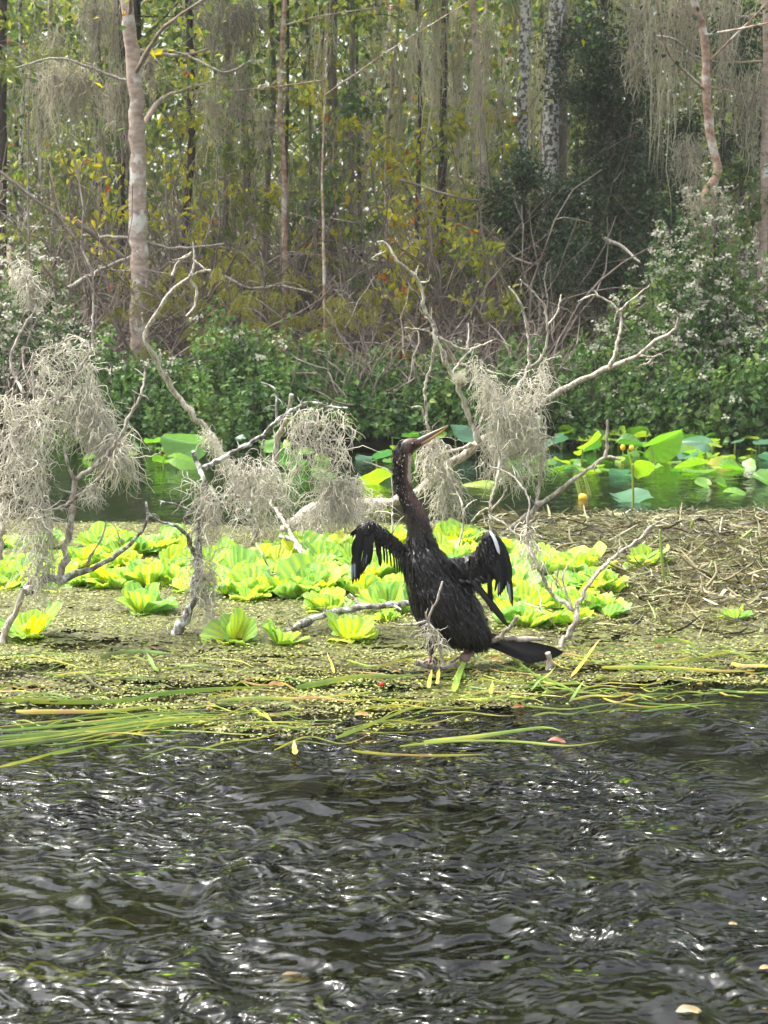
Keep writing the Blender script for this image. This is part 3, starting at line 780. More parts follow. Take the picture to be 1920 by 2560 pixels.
snag('short lichen white stick rising beside the brown post', 6.4, [([(622, 1300), (640, 1215), (650, 1150), (660, 1100)], 16, 8, .2, 0)], mat='lichen_snag', spur=1.4)

# -- long fallen limb behind the bird
snag('long fallen limb sweeping up behind the bird with many forked twigs', 6.9, [
 ([(712, 1328), (775, 1284), (856, 1262), (939, 1254), (1000, 1248), (1039, 1238), (1090, 1191), (1130, 1159), (1202, 1109), (1258, 1076), (1336, 1020), (1423, 962), (1527, 919), (1602, 887), (1637, 849), (1683, 829), (1698, 797), (1686, 777)], 40, 8, .3, -.2),
 ([(1200, 1107), (1160, 1011), (1145, 959), (1128, 936), (1105, 884), (1084, 832), (1082, 809), (1061, 774), (1047, 705), (995, 653), (966, 609), (944, 606)], 17, 7, 0, -.1),
 ([(966, 628), (945, 636), (930, 646)], 7, 4, -.1, -.1),
 ([(1047, 705), (1070, 705), (1076, 687)], 6, 4, -.05, -.1), ([(1047, 705), (1046, 664)], 5, 3, -.05, 0),
 ([(1084, 815), (1079, 768)], 6, 3, -.05, 0), ([(1082, 815), (1061, 791)], 6, 3, -.05, 0),
 ([(1082, 838), (1064, 826), (1012, 820)], 7, 4, -.03, -.15),
 ([(1084, 843), (1110, 849), (1151, 872), (1180, 872), (1238, 849)], 10, 5, -.03, .1), ([(1168, 870), (1172, 840), (1171, 809)], 7, 4, 0, .05),
 ([(1087, 849), (1079, 907), (1064, 965), (1067, 1052), (1076, 1085)], 8, 10, 0, .05),
 ([(1064, 1046), (1050, 1017), (1029, 1020)], 9, 6, .05, 0), ([(1061, 936), (1035, 901)], 6, 3, .02, 0),
 ([(1128, 936), (1150, 905), (1180, 872)], 7, 5, 0, .05),
 ([(1151, 907), (1180, 925), (1203, 953), (1212, 1011), (1203, 1058), (1186, 1095)], 8, 10, .05, 0),
 ([(1249, 1078), (1284, 988), (1313, 936), (1322, 884), (1316, 820), (1301, 757), (1272, 716)], 11, 5, .0, .15),
 ([(1313, 925), (1353, 896), (1368, 849), (1368, 815), (1359, 763), (1330, 728), (1301, 699)], 9, 5, .08, .0),
 ([(1368, 815), (1394, 780), (1403, 736)], 7, 4, .05, .1), ([(1313, 925), (1290, 925), (1265, 920)], 5, 3, .05, 0),
 ([(1524, 922), (1544, 855), (1550, 786), (1492, 739), (1446, 754)], 11, 5, -.15, -.05), ([(1544, 782), (1580, 750), (1625, 712)], 8, 4, -.1, -.2),
 ([(1494, 741), (1478, 722)], 5, 3, -.1, -.1), ([(1544, 782), (1536, 805)], 6, 4, -.1, -.1),
 ([(1602, 890), (1631, 893), (1652, 886), (1656, 896)], 8, 5, -.2, -.2), ([(1635, 893), (1620, 908), (1598, 915)], 6, 4, -.2, -.2),
 ([(1202, 1109), (1240, 1118), (1280, 1080)], 8, 6, 0, 0),
 ([(1039, 1160), (1130, 1128), (1202, 1109)], 9, 14, .1, 0),
 ([(1298, 1075), (1340, 1082), (1370, 1090), (1385, 1100)], 8, 5, 0, .1),
], spur=.45)
moss('V shaped drape of grey moss under the forked twigs of the limb', 6.85, [([(1180, 885), (1215, 930), (1260, 985), (1300, 950), (1345, 925), (1368, 890)], [50, 80, 130, 160, 110, 60]), ([(1215, 1000), (1265, 1000), (1320, 980), (1350, 1000)], [130, 170, 190, 120])], n=560, thick=.16, tone=.5, length=(.06, .15), rad=.0016)
moss('pale moss strands trailing below the middle of the limb', 6.9, [([(1205, 1105), (1260, 1080), (1330, 1060), (1365, 1090)], [70, 110, 120, 80])], n=420, thick=.08, tone=.6, length=(.06, .15), rad=.0016)
moss('thin dangling moss between the bird and the limb', 6.9, [([(1050, 1100), (1090, 1085), (1120, 1120)], [120, 140, 90]), ([(1085, 1200), (1120, 1180), (1150, 1200)], [110, 140, 100])], n=300, thick=.08, tone=.6, length=(.06, .15), rad=.0016)
moss('moss matted over the thick fallen end of the limb', 7.0, [([(740, 1295), (800, 1255), (880, 1250), (960, 1235)], [60, 70, 60, 70])], n=460, thick=.11, tone=.4, length=(.06, .13), rad=.0016)
moss('round green lichen ball on the forked twig', 6.85, [([(1142, 935), (1158, 932)], [22, 26])], n=170, thick=.05, tone=.95, length=(.02, .04), grav=.02, name='lichen_ball')

# -- slender branch right of the bird, behind
snag('slender straight branch slanting up behind the spread wing', 6.9, [
 ([(1245, 1348), (1330, 1279), (1388, 1233), (1460, 1182), (1515, 1143), (1550, 1149)], 18, 8, 0, -.1),
 ([(1515, 1143), (1517, 1100), (1518, 1050)], 10, 6, -.1, -.1),
 ([(1255, 1352), (1320, 1310), (1345, 1285)], 12, 8, .05, .05),
 ([(1342, 1268), (1348, 1210), (1354, 1158), (1365, 1123), (1364, 1050)], 11, 6, 0, .1), ([(1354, 1158), (1340, 1145)], 5, 3, .05, 0),
 ([(1490, 1160), (1488, 1178)], 5, 3, -.1, -.1), ([(1365, 1120), (1385, 1105), (1388, 1085)], 5, 3, .1, .1),
], spur=.4)
snag('thin upright twig standing in the lettuce bed behind the wing', 6.2, [
 ([(1229, 1400), (1228, 1326), (1226, 1262), (1240, 1210), (1249, 1150), (1244, 1100), (1246, 1050)], 10, 5, 0, .1),
 ([(1228, 1275), (1258, 1240), (1260, 1215), (1248, 1205)], 6, 4, 0, -.05), ([(1249, 1130), (1275, 1100)], 5, 3, .1, .1),
 ([(1228, 1290), (1262, 1310), (1290, 1335), (1318, 1338)], 6, 4, 0, -.1),
 ([(1226, 1268), (1200, 1280), (1178, 1305)], 7, 4, 0, .1),
], spur=.4)
snag('crooked thin twig leaning in the bed beside the bird neck', 6.3, [
 ([(1135, 1395), (1155, 1330), (1157, 1270), (1140, 1225), (1122, 1190), (1116, 1150)], 8, 4, 0, .1),
 ([(1157, 1275), (1178, 1255), (1192, 1250)], 5, 3, 0, .1),
], spur=.5)
snag('bare white twig hooked behind the half spread wing', 5.9, [
 ([(985, 1440), (980, 1370), (981, 1310), (977, 1284), (955, 1280), (920, 1284)], 9, 4, 0, .05),
 ([(981, 1330), (1000, 1300), (1010, 1290)], 5, 3, 0, 0), ([(978, 1190), (982, 1240), (981, 1290)], 3, 5, .1, 0), ([(908, 1152), (945, 1165), (975, 1178), (978, 1195)], 4, 4, .1, .1),
], spur=.3)
# -- forked snag in front right
snag('dark forked snag spreading from the water beyond the tail of the bird', 4.46, [
 ([(1385, 1636), (1394, 1622), (1417, 1592), (1440, 1557), (1440, 1522)], 15, 17, -.02, 0),
 ([(1436, 1526), (1410, 1505), (1377, 1482), (1342, 1412), (1322, 1360), (1319, 1300), (1322, 1250), (1290, 1198), (1255, 1175), (1220, 1167)], 13, 4, 0, .15),
 ([(1443, 1520), (1469, 1465), (1510, 1418), (1544, 1386), (1597, 1349), (1631, 1314), (1666, 1297)], 13, 6, 0, .2),
 ([(1428, 1515), (1406, 1447), (1423, 1407)], 8, 4, 0, .05), ([(1440, 1565), (1472, 1543)], 9, 6, 0, -.04),
 ([(1544, 1386), (1553, 1365)], 6, 3, .1, .1), ([(1377, 1482), (1368, 1470)], 5, 3, .02, 0),
], spur=.6)
moss('few moss threads on the rising arm of the dark forked snag', 4.55, [([(1318, 1290), (1325, 1330), (1345, 1400)], [30, 50, 40])], n=70, thick=.04, tone=.6, length=(.05, .1))
snag('grey side twig lying on the mat behind the tail of the bird', 4.85, [
 ([(1235, 1528), (1270, 1534), (1307, 1537), (1348, 1528), (1388, 1565), (1398, 1572)], 9, 4, 0, -.1),
 ([(1348, 1528), (1352, 1500), (1347, 1475)], 6, 3, -.05, 0), ([(1348, 1520), (1325, 1512), (1300, 1505)], 5, 3, -.05, 0),
], spur=.3)
# -- perch and log
PERCH = snag('pale broken branch low over the water on which the bird perches', 4.16, [
 ([(1040, 1656), (1070, 1664), (1098, 1668), (1150, 1664), (1172, 1640), (1194, 1617), (1250, 1597), (1300, 1598), (1357, 1597)], 19, 14, -.03, .03),
 ([(1252, 1595), (1275, 1568), (1293, 1541)], 15, 11, .02, .0),
 ([(1108, 1660), (1100, 1615), (1090, 1580), (1071, 1551), (1094, 1497), (1106, 1454)], 10, 6, -.06, -.13),
 ([(1071, 1551), (1039, 1561), (1000, 1562), (975, 1556)], 8, 4, -.1, -.13),
 ([(1150, 1664), (1160, 1690), (1155, 1705)], 9, 6, -.02, -.05), ([(1098, 1668), (1075, 1700), (1050, 1730)], 8, 4, -.02, -.08),
 ([(1071, 1551), (1063, 1530)], 5, 3, -.1, -.1), ([(1120, 1665), (1150, 1640), (1178, 1632)], 9, 8, .03, .03),
], spur=.5)
moss('moss tuft dangling from the twig in front of the bird', 4.06, [([(1066, 1556), (1082, 1560), (1100, 1600)], [25, 30, 20])], n=60, thick=.03, tone=.65, length=(.03, .07))
snag('short grey stub standing in the water under the tail tip', 4.14, [([(1373, 1700), (1371, 1665), (1369, 1632)], 20, 18, 0, 0)], spur=.2)
snag('lichen covered log slanting from the mat towards the bird', 4.75, [
 ([(640, 1614), (660, 1603), (723, 1574), (799, 1540), (868, 1525), (960, 1514), (1032, 1507), (1100, 1512)], 24, 17, -.05, .03),
 ([(900, 1517), (888, 1498), (873, 1484)], 9, 5, 0, .03), ([(900, 1519), (880, 1516)], 5, 3, 0, -.02),
 ([(820, 1535), (815, 1526)], 8, 5, 0, 0), ([(985, 1514), (1003, 1525)], 8, 5, 0, -.03),
], mat='lichen_snag', spur=1.2)
snag('dark crooked stick leaning in the lettuce bed beside the log', 5.6, [([(702, 1506), (675, 1460), (670, 1420), (655, 1385), (640, 1358)], 9, 5, 0, .1), ([(676, 1440), (700, 1430), (712, 1418)], 5, 3, 0, .05)], spur=.4)

# ------------------------------------------------------------------ the bird
BY = 4.17
KB = px2m(BY) * 1.01
def bp(px, py, dy=0): return at(px, py, BY + dy)
bird = empty('bird', tuple(bp(1120, 1660)))
tag(bird, 'black long-necked water bird with wings half spread, bill raised, perched on low branch', 'bird')
B0 = np.array(bird.location)
SL = np.array([  # py, centre px, half width px, depth factor
 (1128, 1007, 20, .85), (1151, 1006, 23, .85), (1191, 1006, 19, .9), (1231, 1014, 19, .9), (1267, 1033, 24, .9), (1298, 1043, 28, .9), (1330, 1049, 31, .9), (1362, 1052, 37, .9),
 (1394, 1062, 51, .9), (1434, 1076, 62, .85), (1473, 1096, 76, .8), (1513, 1113, 84, .75), (1553, 1130, 84, .72), (1580, 1146, 76, .7), (1598, 1160, 62, .65), (1610, 1172, 40, .6), (1616, 1180, 14, .5)])
tmp = MB()
yy = np.linspace(SL[0, 0], SL[-1, 0], 60)
rings = []
th = np.arange(22) * 2 * math.pi / 22
for y in yy:
    c = np.interp(y, SL[:, 0], SL[:, 1]); h = np.interp(y, SL[:, 0], SL[:, 2]); dk = np.interp(y, SL[:, 0], SL[:, 3])
    rings.append(bp(c, y) + np.stack([np.cos(th) * h * KB, np.sin(th) * h * KB * dk, 0 * th], -1))
def addloft(rings):
    rings = np.array(rings); n, k, _ = rings.shape
    F = []
    for i in range(n - 1):
        for j in range(k): F.append([i * k + j, i * k + (j + 1) % k, (i + 1) * k + (j + 1) % k, (i + 1) * k + j])
    V = rings.reshape(-1, 3)
    c0, c1 = len(V), len(V) + 1
    V = np.vstack([V, rings[0].mean(0), rings[-1].mean(0)])
    C = [[c0, (j + 1) % k, j] for j in range(k)] + [[c1, (n - 1) * k + j, (n - 1) * k + (j + 1) % k] for j in range(k)]
    n0 = tmp.n
    tmp.add(V, F); tmp.q3.append(np.array(C) + n0)
addloft(rings)
def addtube(pts, rad, flat=.85, m=16, sides=16):
    P = catmull(np.array([bp(*p) for p in pts]), m); r = np.interp(np.linspace(0, 1, m), np.linspace(0, 1, len(rad)), rad) * KB
    T = nrm(np.gradient(P, axis=0)); Yv = np.array([0, 1.0, 0])
    N = nrm(np.cross(T, Yv)); Bv = np.cross(N, T)
    a = np.arange(sides) * 2 * math.pi / sides
    addloft(P[:, None] + r[:, None, None] * (np.cos(a)[None, :, None] * N[:, None] + np.sin(a)[None, :, None] * Bv[:, None] * flat))
addtube([(1006, 1160), (1006, 1140), (1013, 1122), (1026, 1112), (1040, 1109), (1054, 1105)], [21, 22, 21, 19.5, 15, 9])
# wing arms as vertical slices: px, top, bottom, depth offset
def wingslab(sl, half):
    out = []
    for (x, t, b, dy) in sl:
        c = (t + b) / 2; h = (b - t) / 2
        a = np.arange(14) * 2 * math.pi / 14
        base = bp(x, c, dy)
        out.append(base + np.stack([0 * a, np.cos(a) * half, np.sin(a) * h * KB], -1))
    addloft(out)
wingslab([(1040, 1385, 1420, 0), (1015, 1366, 1402, -.01), (992, 1345, 1386, -.02), (970, 1327, 1368, -.03), (950, 1312, 1356, -.04), (935, 1303, 1350, -.05), (920, 1301, 1350, -.06), (906, 1307, 1348, -.06), (896, 1318, 1345, -.06)], .011)
wingslab([(1085, 1392, 1440, 0), (1110, 1394, 1452, .0), (1140, 1394, 1455, .0), (1165, 1388, 1458, .0), (1185, 1378, 1460, -.01), (1199, 1355, 1458, -.015), (1208, 1332, 1452, -.02), (1218, 1323, 1448, -.025), (1232, 1329, 1444, -.03), (1246, 1350, 1436, -.03), (1258, 1372, 1425, -.03)], .011)
# thighs and legs
addtube([(1072, 1545, -.03), (1076, 1580, -.035), (1079, 1605, -.035), (1078, 1636, -.03), (1080, 1652, -.03)], [26, 17, 8, 7, 8], flat=1)
addtube([(1165, 1560, .02), (1178, 1590, -.02), (1176, 1605, -.03), (1166, 1628, -.03), (1164, 1640, -.03)], [26, 14, 8, 7, 8], flat=1)
def toes(cx, cy, dy, tips):
    for (tx, ty, td) in tips:
        addtube([(cx, cy, dy), ((cx + tx) / 2, min(cy, (cy + ty) / 2) - 3, (dy + td) / 2), (tx, ty, td)], [6, 5.2, 3.2], flat=1, m=8, sides=8)
toes(1080, 1651, -.03, [(1058, 1660, -.06), (1072, 1664, -.07), (1092, 1662, -.07), (1102, 1657, -.05), (1072, 1657, .01)])
toes(1164, 1639, -.03, [(1148, 1655, -.06), (1160, 1660, -.07), (1174, 1655, -.07), (1186, 1640, -.06), (1162, 1650, .01)])
tme = tmp.mesh('tmp', None); tob = bpy.data.objects.new('tmp', tme); COL.objects.link(tob)
md = tob.modifiers.new('r', 'REMESH'); md.mode = 'VOXEL'; md.voxel_size = .0043
sm = tob.modifiers.new('s', 'SMOOTH'); sm.factor = .5; sm.iterations = 3
dg = bpy.context.evaluated_depsgraph_get()
bme = bpy.data.meshes.new_from_object(tob.evaluated_get(dg))
bpy.data.objects.remove(tob); bpy.data.meshes.remove(tme)
nv = len(bme.vertices)
co = np.empty(nv * 3, np.float32); bme.vertices.foreach_get('co', co); co = co.reshape(-1, 3).astype(float)
no_ = np.empty(nv * 3, np.float32); bme.vertices.foreach_get('normal', no_); no_ = no_.reshape(-1, 3).astype(float)
bpx, bpy_ = proj(co)
def neckf(px, py): return (px - np.interp(py, SL[:, 0], SL[:, 1])) / np.interp(py, SL[:, 0], SL[:, 2])
fN = neckf(bpx, bpy_)
isneck = (bpy_ < 1350) & (bpx > 975) & (bpx < 1090)
tint = np.full(nv, .06)
pale = np.clip((fN - .42) / .25, 0, 1) * np.clip((1222 - bpy_) / 20, 0, 1) * np.clip((bpy_ - 1126) / 8, 0, 1)
brown = np.clip((fN + .15) / .5, 0, 1) * np.clip((1340 - bpy_) / 60, 0, 1)
tint = np.where(isneck, np.maximum(np.maximum(.20 + .0 * tint, .5 * brown), .98 * pale), tint)
leg = ((np.abs(bpx - 1079) < 26) & (bpy_ > 1600) & (no_[:, 1] < 2)) & (co[:, 1] < BY + .03) & (bpy_ > 1603)
leg2 = (np.abs(bpx - 1168) < 24) & (bpy_ > 1612) & (co[:, 1] < BY - .012)
tint = np.where(leg | leg2, .50 + .08 * rng.normal(size=nv), tint)
at_ = bme.attributes.new('tint', 'FLOAT', 'POINT'); at_.data.foreach_set('value', tint.clip(0, 1).astype(np.float32))
bme.vertices.foreach_set('co', (co - B0).astype(np.float32).ravel())
bme.materials.clear(); bme.materials.append(M['black'])
bme.polygons.foreach_set('use_smooth', np.ones(len(bme.polygons), bool)); bme.update()
link('body', bme, bird)
# plumage tufts
def tufts(sel, n, ln, wd, tnt, dirv, lift=.2, spread=.25):
    idx = rng.choice(np.nonzero(sel)[0], n)
    P = co[idx] + rng.normal(size=(n, 3)) * .002; Nn = no_[idx]
    d = np.asarray(dirv(idx)) + rng.normal(size=(n, 3)) * spread
    d = nrm(d - (d * Nn).sum(-1, keepdims=True) * Nn)
    d = nrm(d + Nn * (lift + .1 * rng.normal(size=n))[:, None])
    L = rng.uniform(*ln, n); W = rng.uniform(*wd, n)
    V, F = leaves(P - B0, d, Nn + rng.normal(size=(n, 3)) * .25, L, W, LEAF2)
    t = tnt(idx, n)
    return V, F, np.repeat(np.clip(t, 0, 1), 4)
down = lambda i: np.stack([.10 + 0 * i, 0 * i, -1 + 0 * i], -1)
downr = lambda i: np.stack([.38 + 0 * i, 0 * i, -1 + 0 * i], -1)
pl = MB()
body = (bpy_ > 1335) & (bpy_ < 1618) & ~leg & ~leg2 & (bpx > 1000)
arms = ((bpx < 1010) | (bpx > 1195)) & (bpy_ < 1470)
neck = isneck & (bpy_ > 1120)
pl.add(*tufts(body & ~arms, 6500, (.022, .055), (.003, .006), lambda i, n: .05 + .06 * rng.normal(size=n) + .16 * (rng.uniform(size=n) > .95), downr, .07, .16))
pl.add(*tufts(body & (bpy_ > 1560), 900, (.03, .055), (.002, .004), lambda i, n: .06 + .08 * rng.normal(size=n), downr, .25))
pl.add(*tufts(arms, 1800, (.012, .026), (.003, .0055), lambda i, n: .05 + .07 * rng.normal(size=n), lambda i: np.stack([np.where(bpx[i] < 1010, -.4, .5), 0 * i, -1 + 0. * i], -1), .14))
pl.add(*tufts(neck, 3600, (.006, .013), (.0013, .0026), lambda i, n: tint[i] + .08 * rng.normal(size=n), down, .05, .15))
spk = isneck & (fN < .1) & (bpy_ < 1262) & (bpy_ > 1135)
pl.add(*tufts(spk, 420, (.005, .010), (.002, .0034), lambda i, n: .72 + .2 * rng.normal(size=n), down, .25, .5))
arm2 = arms & (bpy_ < 1400)
pl.add(*tufts(arm2, 130, (.008, .016), (.0015, .0028), lambda i, n: .62 + .2 * rng.normal(size=n), lambda i: np.stack([np.where(bpx[i] < 1010, -.4, .5), 0 * i, -1 + 0. * i], -1), .15))
spk2 = isneck & (fN > -.3) & (bpy_ > 1215)
pl.add(*tufts(spk2, 420, (.005, .010), (.0014, .0024), lambda i, n: .52 + .12 * rng.normal(size=n), down, .2, .4))
hd = (bpy_ < 1135) & (bpx < 1050)
pl.add(*tufts(hd, 500, (.004, .008), (.001, .002), lambda i, n: .18 + .08 * rng.normal(size=n), lambda i: np.stack([-1 + 0. * i, 0 * i, -.6 + 0 * i], -1), .08))
tag(pl.build('plumage', M['black'], bird, smooth=False), 'shaggy wet black feathers', kind='stuff')
# flight feathers
def feather(name, pts, wpx, mat='quill', tip=None, side=(1, .25, 0)):
    """pts (px,py,dy) path; tip: pale streak strength"""
    P = catmull(np.array([bp(*p) for p in pts]), 9) - B0
    t = np.linspace(0, 1, 9)
    prof = np.interp(t, [0, .12, .6, .85, .95, 1], [.35, .8, 1, .85, .5, .08])
    V, F = ribbons(P[None], (prof * wpx * .5 * KB)[None], np.array(side, float)[None, None], cup=.35)
    tt = np.full((9, 3), .05) + rng.normal() * .02
    if tip: tt[5:8, 0] += tip; tt[4:8, 1] += tip * .55
    o = MB().add(V, F, tt.ravel().clip(0, 1)).build(name, M[mat], bird)
    return o
for i, (x0, y0_, x1, y1_, w, tp) in enumerate([
 (905, 1318, 876, 1341, 7, 0), (903, 1324, 882, 1344, 7, 0), (900, 1330, 884, 1395, 12, 0), (902, 1335, 882, 1461, 13, .85), (908, 1338, 890, 1456, 13, .75),
 (912, 1340, 897, 1453, 13, .6), (917, 1340, 903, 1438, 13, .4), (921, 1340, 910, 1428, 13, .55), (926, 1338, 916, 1418, 12, .6), (930, 1338, 923, 1412, 11, .2),
 (936, 1340, 944, 1392, 7, 0), (942, 1345, 951, 1418, 11, 0), (950, 1348, 948, 1392, 6, 0), (955, 1350, 961, 1409, 6, 0), (962, 1355, 968, 1415, 5, 0), (970, 1360, 978, 1420, 5, 0),
 (978, 1366, 987, 1426, 5, 0), (984, 1370, 994, 1431, 5, 0), (990, 1375, 1000, 1435, 5, 0), (996, 1380, 1005, 1438, 5, 0), (1002, 1385, 1010, 1443, 5, 0), (1007, 1390, 1014, 1448, 5, 0)]):
    dy = -.065 - .0022 * (i % 5) if x0 < 935 else -.035 - .002 * (i % 3)
    bow = -7 if x0 < 915 else 2
    feather('wing_feather', [(x0, y0_, dy), ((x0 + x1) / 2 + bow, (y0_ + y1_) / 2, dy - .004), (x1, y1_, dy)], w, tip=tp)
for i, (x0, y0_, x1, y1_, w, tp) in enumerate([
 (1150, 1448, 1168, 1462, 9, 0), (1165, 1450, 1190, 1465, 9, 0), (1178, 1450, 1203, 1466, 8, 0), (1188, 1446, 1212, 1460, 7, 0), (1200, 1440, 1219, 1457, 7, 0),
 (1178, 1450, 1272, 1568, 15, 0), (1186, 1452, 1264, 1552, 13, 0), (1225, 1440, 1228, 1530, 12, 0), (1221, 1435, 1224, 1500, 10, 0),
 (1236, 1420, 1237, 1480, 7, .3), (1240, 1410, 1246, 1492, 10, .7), (1243, 1400, 1251, 1490, 11, .65), (1246, 1392, 1256, 1482, 11, .6), (1249, 1385, 1261, 1474, 12, .2), (1252, 1378, 1268, 1468, 12, 0),
 (1254, 1375, 1273, 1492, 13, .2), (1256, 1372, 1277, 1508, 12, .7), (1257, 1368, 1281, 1518, 11, .75), (1255, 1362, 1279, 1450, 11, 0), (1250, 1352, 1274, 1420, 11, 0), (1244, 1342, 1266, 1396, 11, 0)]):
    dy = -.045 - .0022 * (i % 6)
    feather('wing_feather', [(x0, y0_, dy), ((x0 + x1) / 2 + (5 if x0 > 1230 else 0), (y0_ + y1_) / 2, dy - .004), (x1, y1_, dy)], w, tip=tp)
wp = feather('wing_highlight', [(1224, 1327, -.05), (1237, 1349, -.054), (1249, 1386, -.05)], 9.5)
tag(wp, 'pale painted highlight at the bend of the wing')
wp.data.attributes['tint'].data.foreach_set('value', np.full(27, 1.0, np.float32))  # full pale tint paints a glossy highlight on the bend of the wing
for i in range(10):
    f = (i - 4.5) / 4.5
    feather('tail_feather', [(1185, 1588 + 6 * f, .03 - f * .012), (1285 - 10 * f, 1620 + 9 * f, .04 - f * .04), (1372 - 36 * f + 14 * (1 - f * f), 1645 + 14 * f, .05 - f * .07)], 27, mat='tail', side=(0.2, .5 + .25 * f, .9 - .3 * f))
# bill, eye
def bill(name, a, b, r0, m_, t0, up):
    P = catmull(np.array([bp(*a), bp((a[0] + b[0]) / 2, (a[1] + b[1]) / 2 + up), bp(*b)]), 14)
    r = np.linspace(1, .06, 14) * r0 * KB
    T = nrm(np.gradient(P, axis=0)); N = nrm(np.cross(T, [0, 1.0, 0])); Bv = np.cross(N, T)
    k = np.arange(10) * 2 * math.pi / 10
    V = P[:, None] + r[:, None, None] * (np.cos(k)[None, :, None] * N[:, None] + .8 * np.sin(k)[None, :, None] * Bv[:, None]) - B0
    F = [[i * 10 + j, i * 10 + (j + 1) % 10, (i + 1) * 10 + (j + 1) % 10, (i + 1) * 10 + j] for i in range(13) for j in range(10)]
    tt = np.repeat(np.linspace(*t0, 14), 10)
    MB().add(V.reshape(-1, 3), F, tt).build(name, M['bill'], bird)
bill('upper_mandible', (1044, 1105), (1121, 1063), 8.5, None, (.0, .55), -1)
bill('lower_mandible', (1044, 1114), (1119, 1067), 7.5, None, (.45, 1.0), 3)
for sgn in (-1, 1):
    c = bp(1032, 1111, sgn * .0205) - B0
    th_ = np.linspace(0, math.pi, 8); ph = np.arange(12) * math.pi / 6
    V = c + .0058 * np.stack([np.sin(th_)[:, None] * np.cos(ph), np.sin(th_)[:, None] * np.sin(ph), np.cos(th_)[:, None] * np.ones(12)], -1)
    F = [[i * 12 + j, i * 12 + (j + 1) % 12, (i + 1) * 12 + (j + 1) % 12, (i + 1) * 12 + j] for i in range(7) for j in range(12)]
    MB().add(V.reshape(-1, 3), F).build('eye', M['eye'], bird)

# ------------------------------------------------------------------ long grass blades on the mat
def blade(pts, wpx, tone, label, group=None, z=.014, lift=0.0, mat='blade', name='grass_blade', cat='grass blade'):
    P = np.array([g(x, y, z) for x, y in pts])
    if lift: P[:, 2] += lift * np.linspace(0, 1, len(P)) ** 1.5
    m = 14
    Q = catmull(P, m)
    Q[:, 2] += .003 * np.sin(np.linspace(0, rng.uniform(3, 9), m) + rng.uniform(0, 6))
    t = np.linspace(0, 1, m)
    w = np.interp(t, [0, .08, .7, 1], [.55, 1, .85, .12]) * wpx * .5 * px2m(P[0, 1]) * (1 + .12 * np.sin(t * rng.uniform(6, 14)))
    # wide blades lie fairly flat, so their apparent height comes from a steep tilt
    sidev = np.array([0, .25, 1.0]) if lift == 0 else np.array([1, .3, .1])
    if abs(P[0, 0] - P[-1, 0]) < .05: sidev = np.array([1, .2, .0])
    o0 = Q[0].copy()
    V, F = ribbons((Q - o0)[None], w[None], (sidev + rng.normal(size=3) * .15)[None, None], cup=.3)
    V[:, 2] += w.max() * .8
    tt = (tone + .12 * np.sin(t * rng.uniform(3, 8) + rng.uniform(0, 6)) + .05 * rng.normal(size=m)).clip(0, 1)
    o = MB().add(V, F, np.repeat(tt, 3)).build(name, M[mat])
    o.location = o0
    tag(o, label, cat, group)
    return o
blade([(40, 1783), (70, 1787), (231, 1783), (359, 1771), (463, 1768)], 11, .82, 'broad yellow grass blade with a kinked end lying along the mat edge')
blade([(0, 1754), (284, 1757), (405, 1739), (579, 1728), (694, 1725)], 13, .6, 'longest wide olive grass blade ending at an orange scrap of leaf')
blade([(544, 1757), (665, 1751), (810, 1745), (960, 1734)], 9, .80, 'yellow grass blade running towards the perch of the bird')
blade([(740, 1722), (810, 1713), (897, 1699), (960, 1696), (1050, 1690)], 14, .62, 'stout arched olive blade ending just below the feet of the bird')
blade([(0, 1922), (70, 1901), (139, 1881), (230, 1867), (330, 1850)], 7, .72, 'lone yellow-green blade trailing out over dark water')
blade([(249, 1647), (300, 1638), (347, 1635), (440, 1638)], 12, .35, 'dull olive blade half sunk beside the lichen covered snag')
blade([(203, 1690), (249, 1719), (307, 1739)], 9, .1, 'dark brown rotting blade slanting across the mat')
blade([(631, 1777), (655, 1790), (683, 1809)], 10, .72, 'twisted short green and yellow blade')
blade([(839, 1849), (897, 1829), (960, 1803), (1040, 1765), (1062, 1750)], 9, .76, 'curved yellow blade bending up towards the perch')
blade([(738, 1892), (736, 1876), (735, 1858)], 14, .97, 'short orange stub of blade poking up at the mat edge', lift=.0)
blade([(1278, 1650), (1330, 1684), (1388, 1713), (1446, 1737)], 9, .6, 'pale blade slanting down past the grey stub')
blade([(1429, 1693), (1465, 1660), (1498, 1627)], 12, .90, 'tan blade pointing up beside the tail of the bird', lift=.03)
blade([(1504, 1670), (1597, 1673), (1770, 1679), (1886, 1679)], 9, .84, 'long bright yellow blade on the litter side of the bird')
blade([(1828, 1664), (1870, 1668), (1935, 1674)], 10, .95, 'tan dead blade beyond the long bright yellow one')
blade([(1134, 1737), (1151, 1690), (1174, 1655)], 16, .55, 'wide pale green blade standing up below the perch', lift=.03)
blade([(1637, 1609), (1680, 1604), (1712, 1606), (1747, 1615)], 9, .6, 'short arched green blade on the open mat beyond the tail')
blade([(880, 1880), (914, 1884), (1060, 1888), (1226, 1891)], 6, .86, 'thin orange-yellow blade drifting ahead of the mat')
blade([(1060, 1857), (1160, 1848), (1300, 1832), (1366, 1826), (1402, 1835)], 12, .68, 'pale green blade drifting with a red leaf at its end')
blade([(1000, 1868), (1150, 1858), (1300, 1858), (1420, 1865), (1520, 1850)], 6, .75, 'thin yellow blade drifting beside the red leaf')
BG = 'grass blades along the mat edge'
for i in range(20):
    dy = rng.uniform(-34, 30)
    blade([(-20, 1848 + dy), (130, 1832 + dy * .9), (300, 1812 + dy * .7), (463, 1792 + dy * .6), (560 + rng.uniform(-60, 80), 1792 + dy * .5)], rng.uniform(2.2, 5.5), rng.uniform(.36, .82), 'narrow green blade in the long bundle along the mat edge', 'narrow blades bundled along the mat edge')
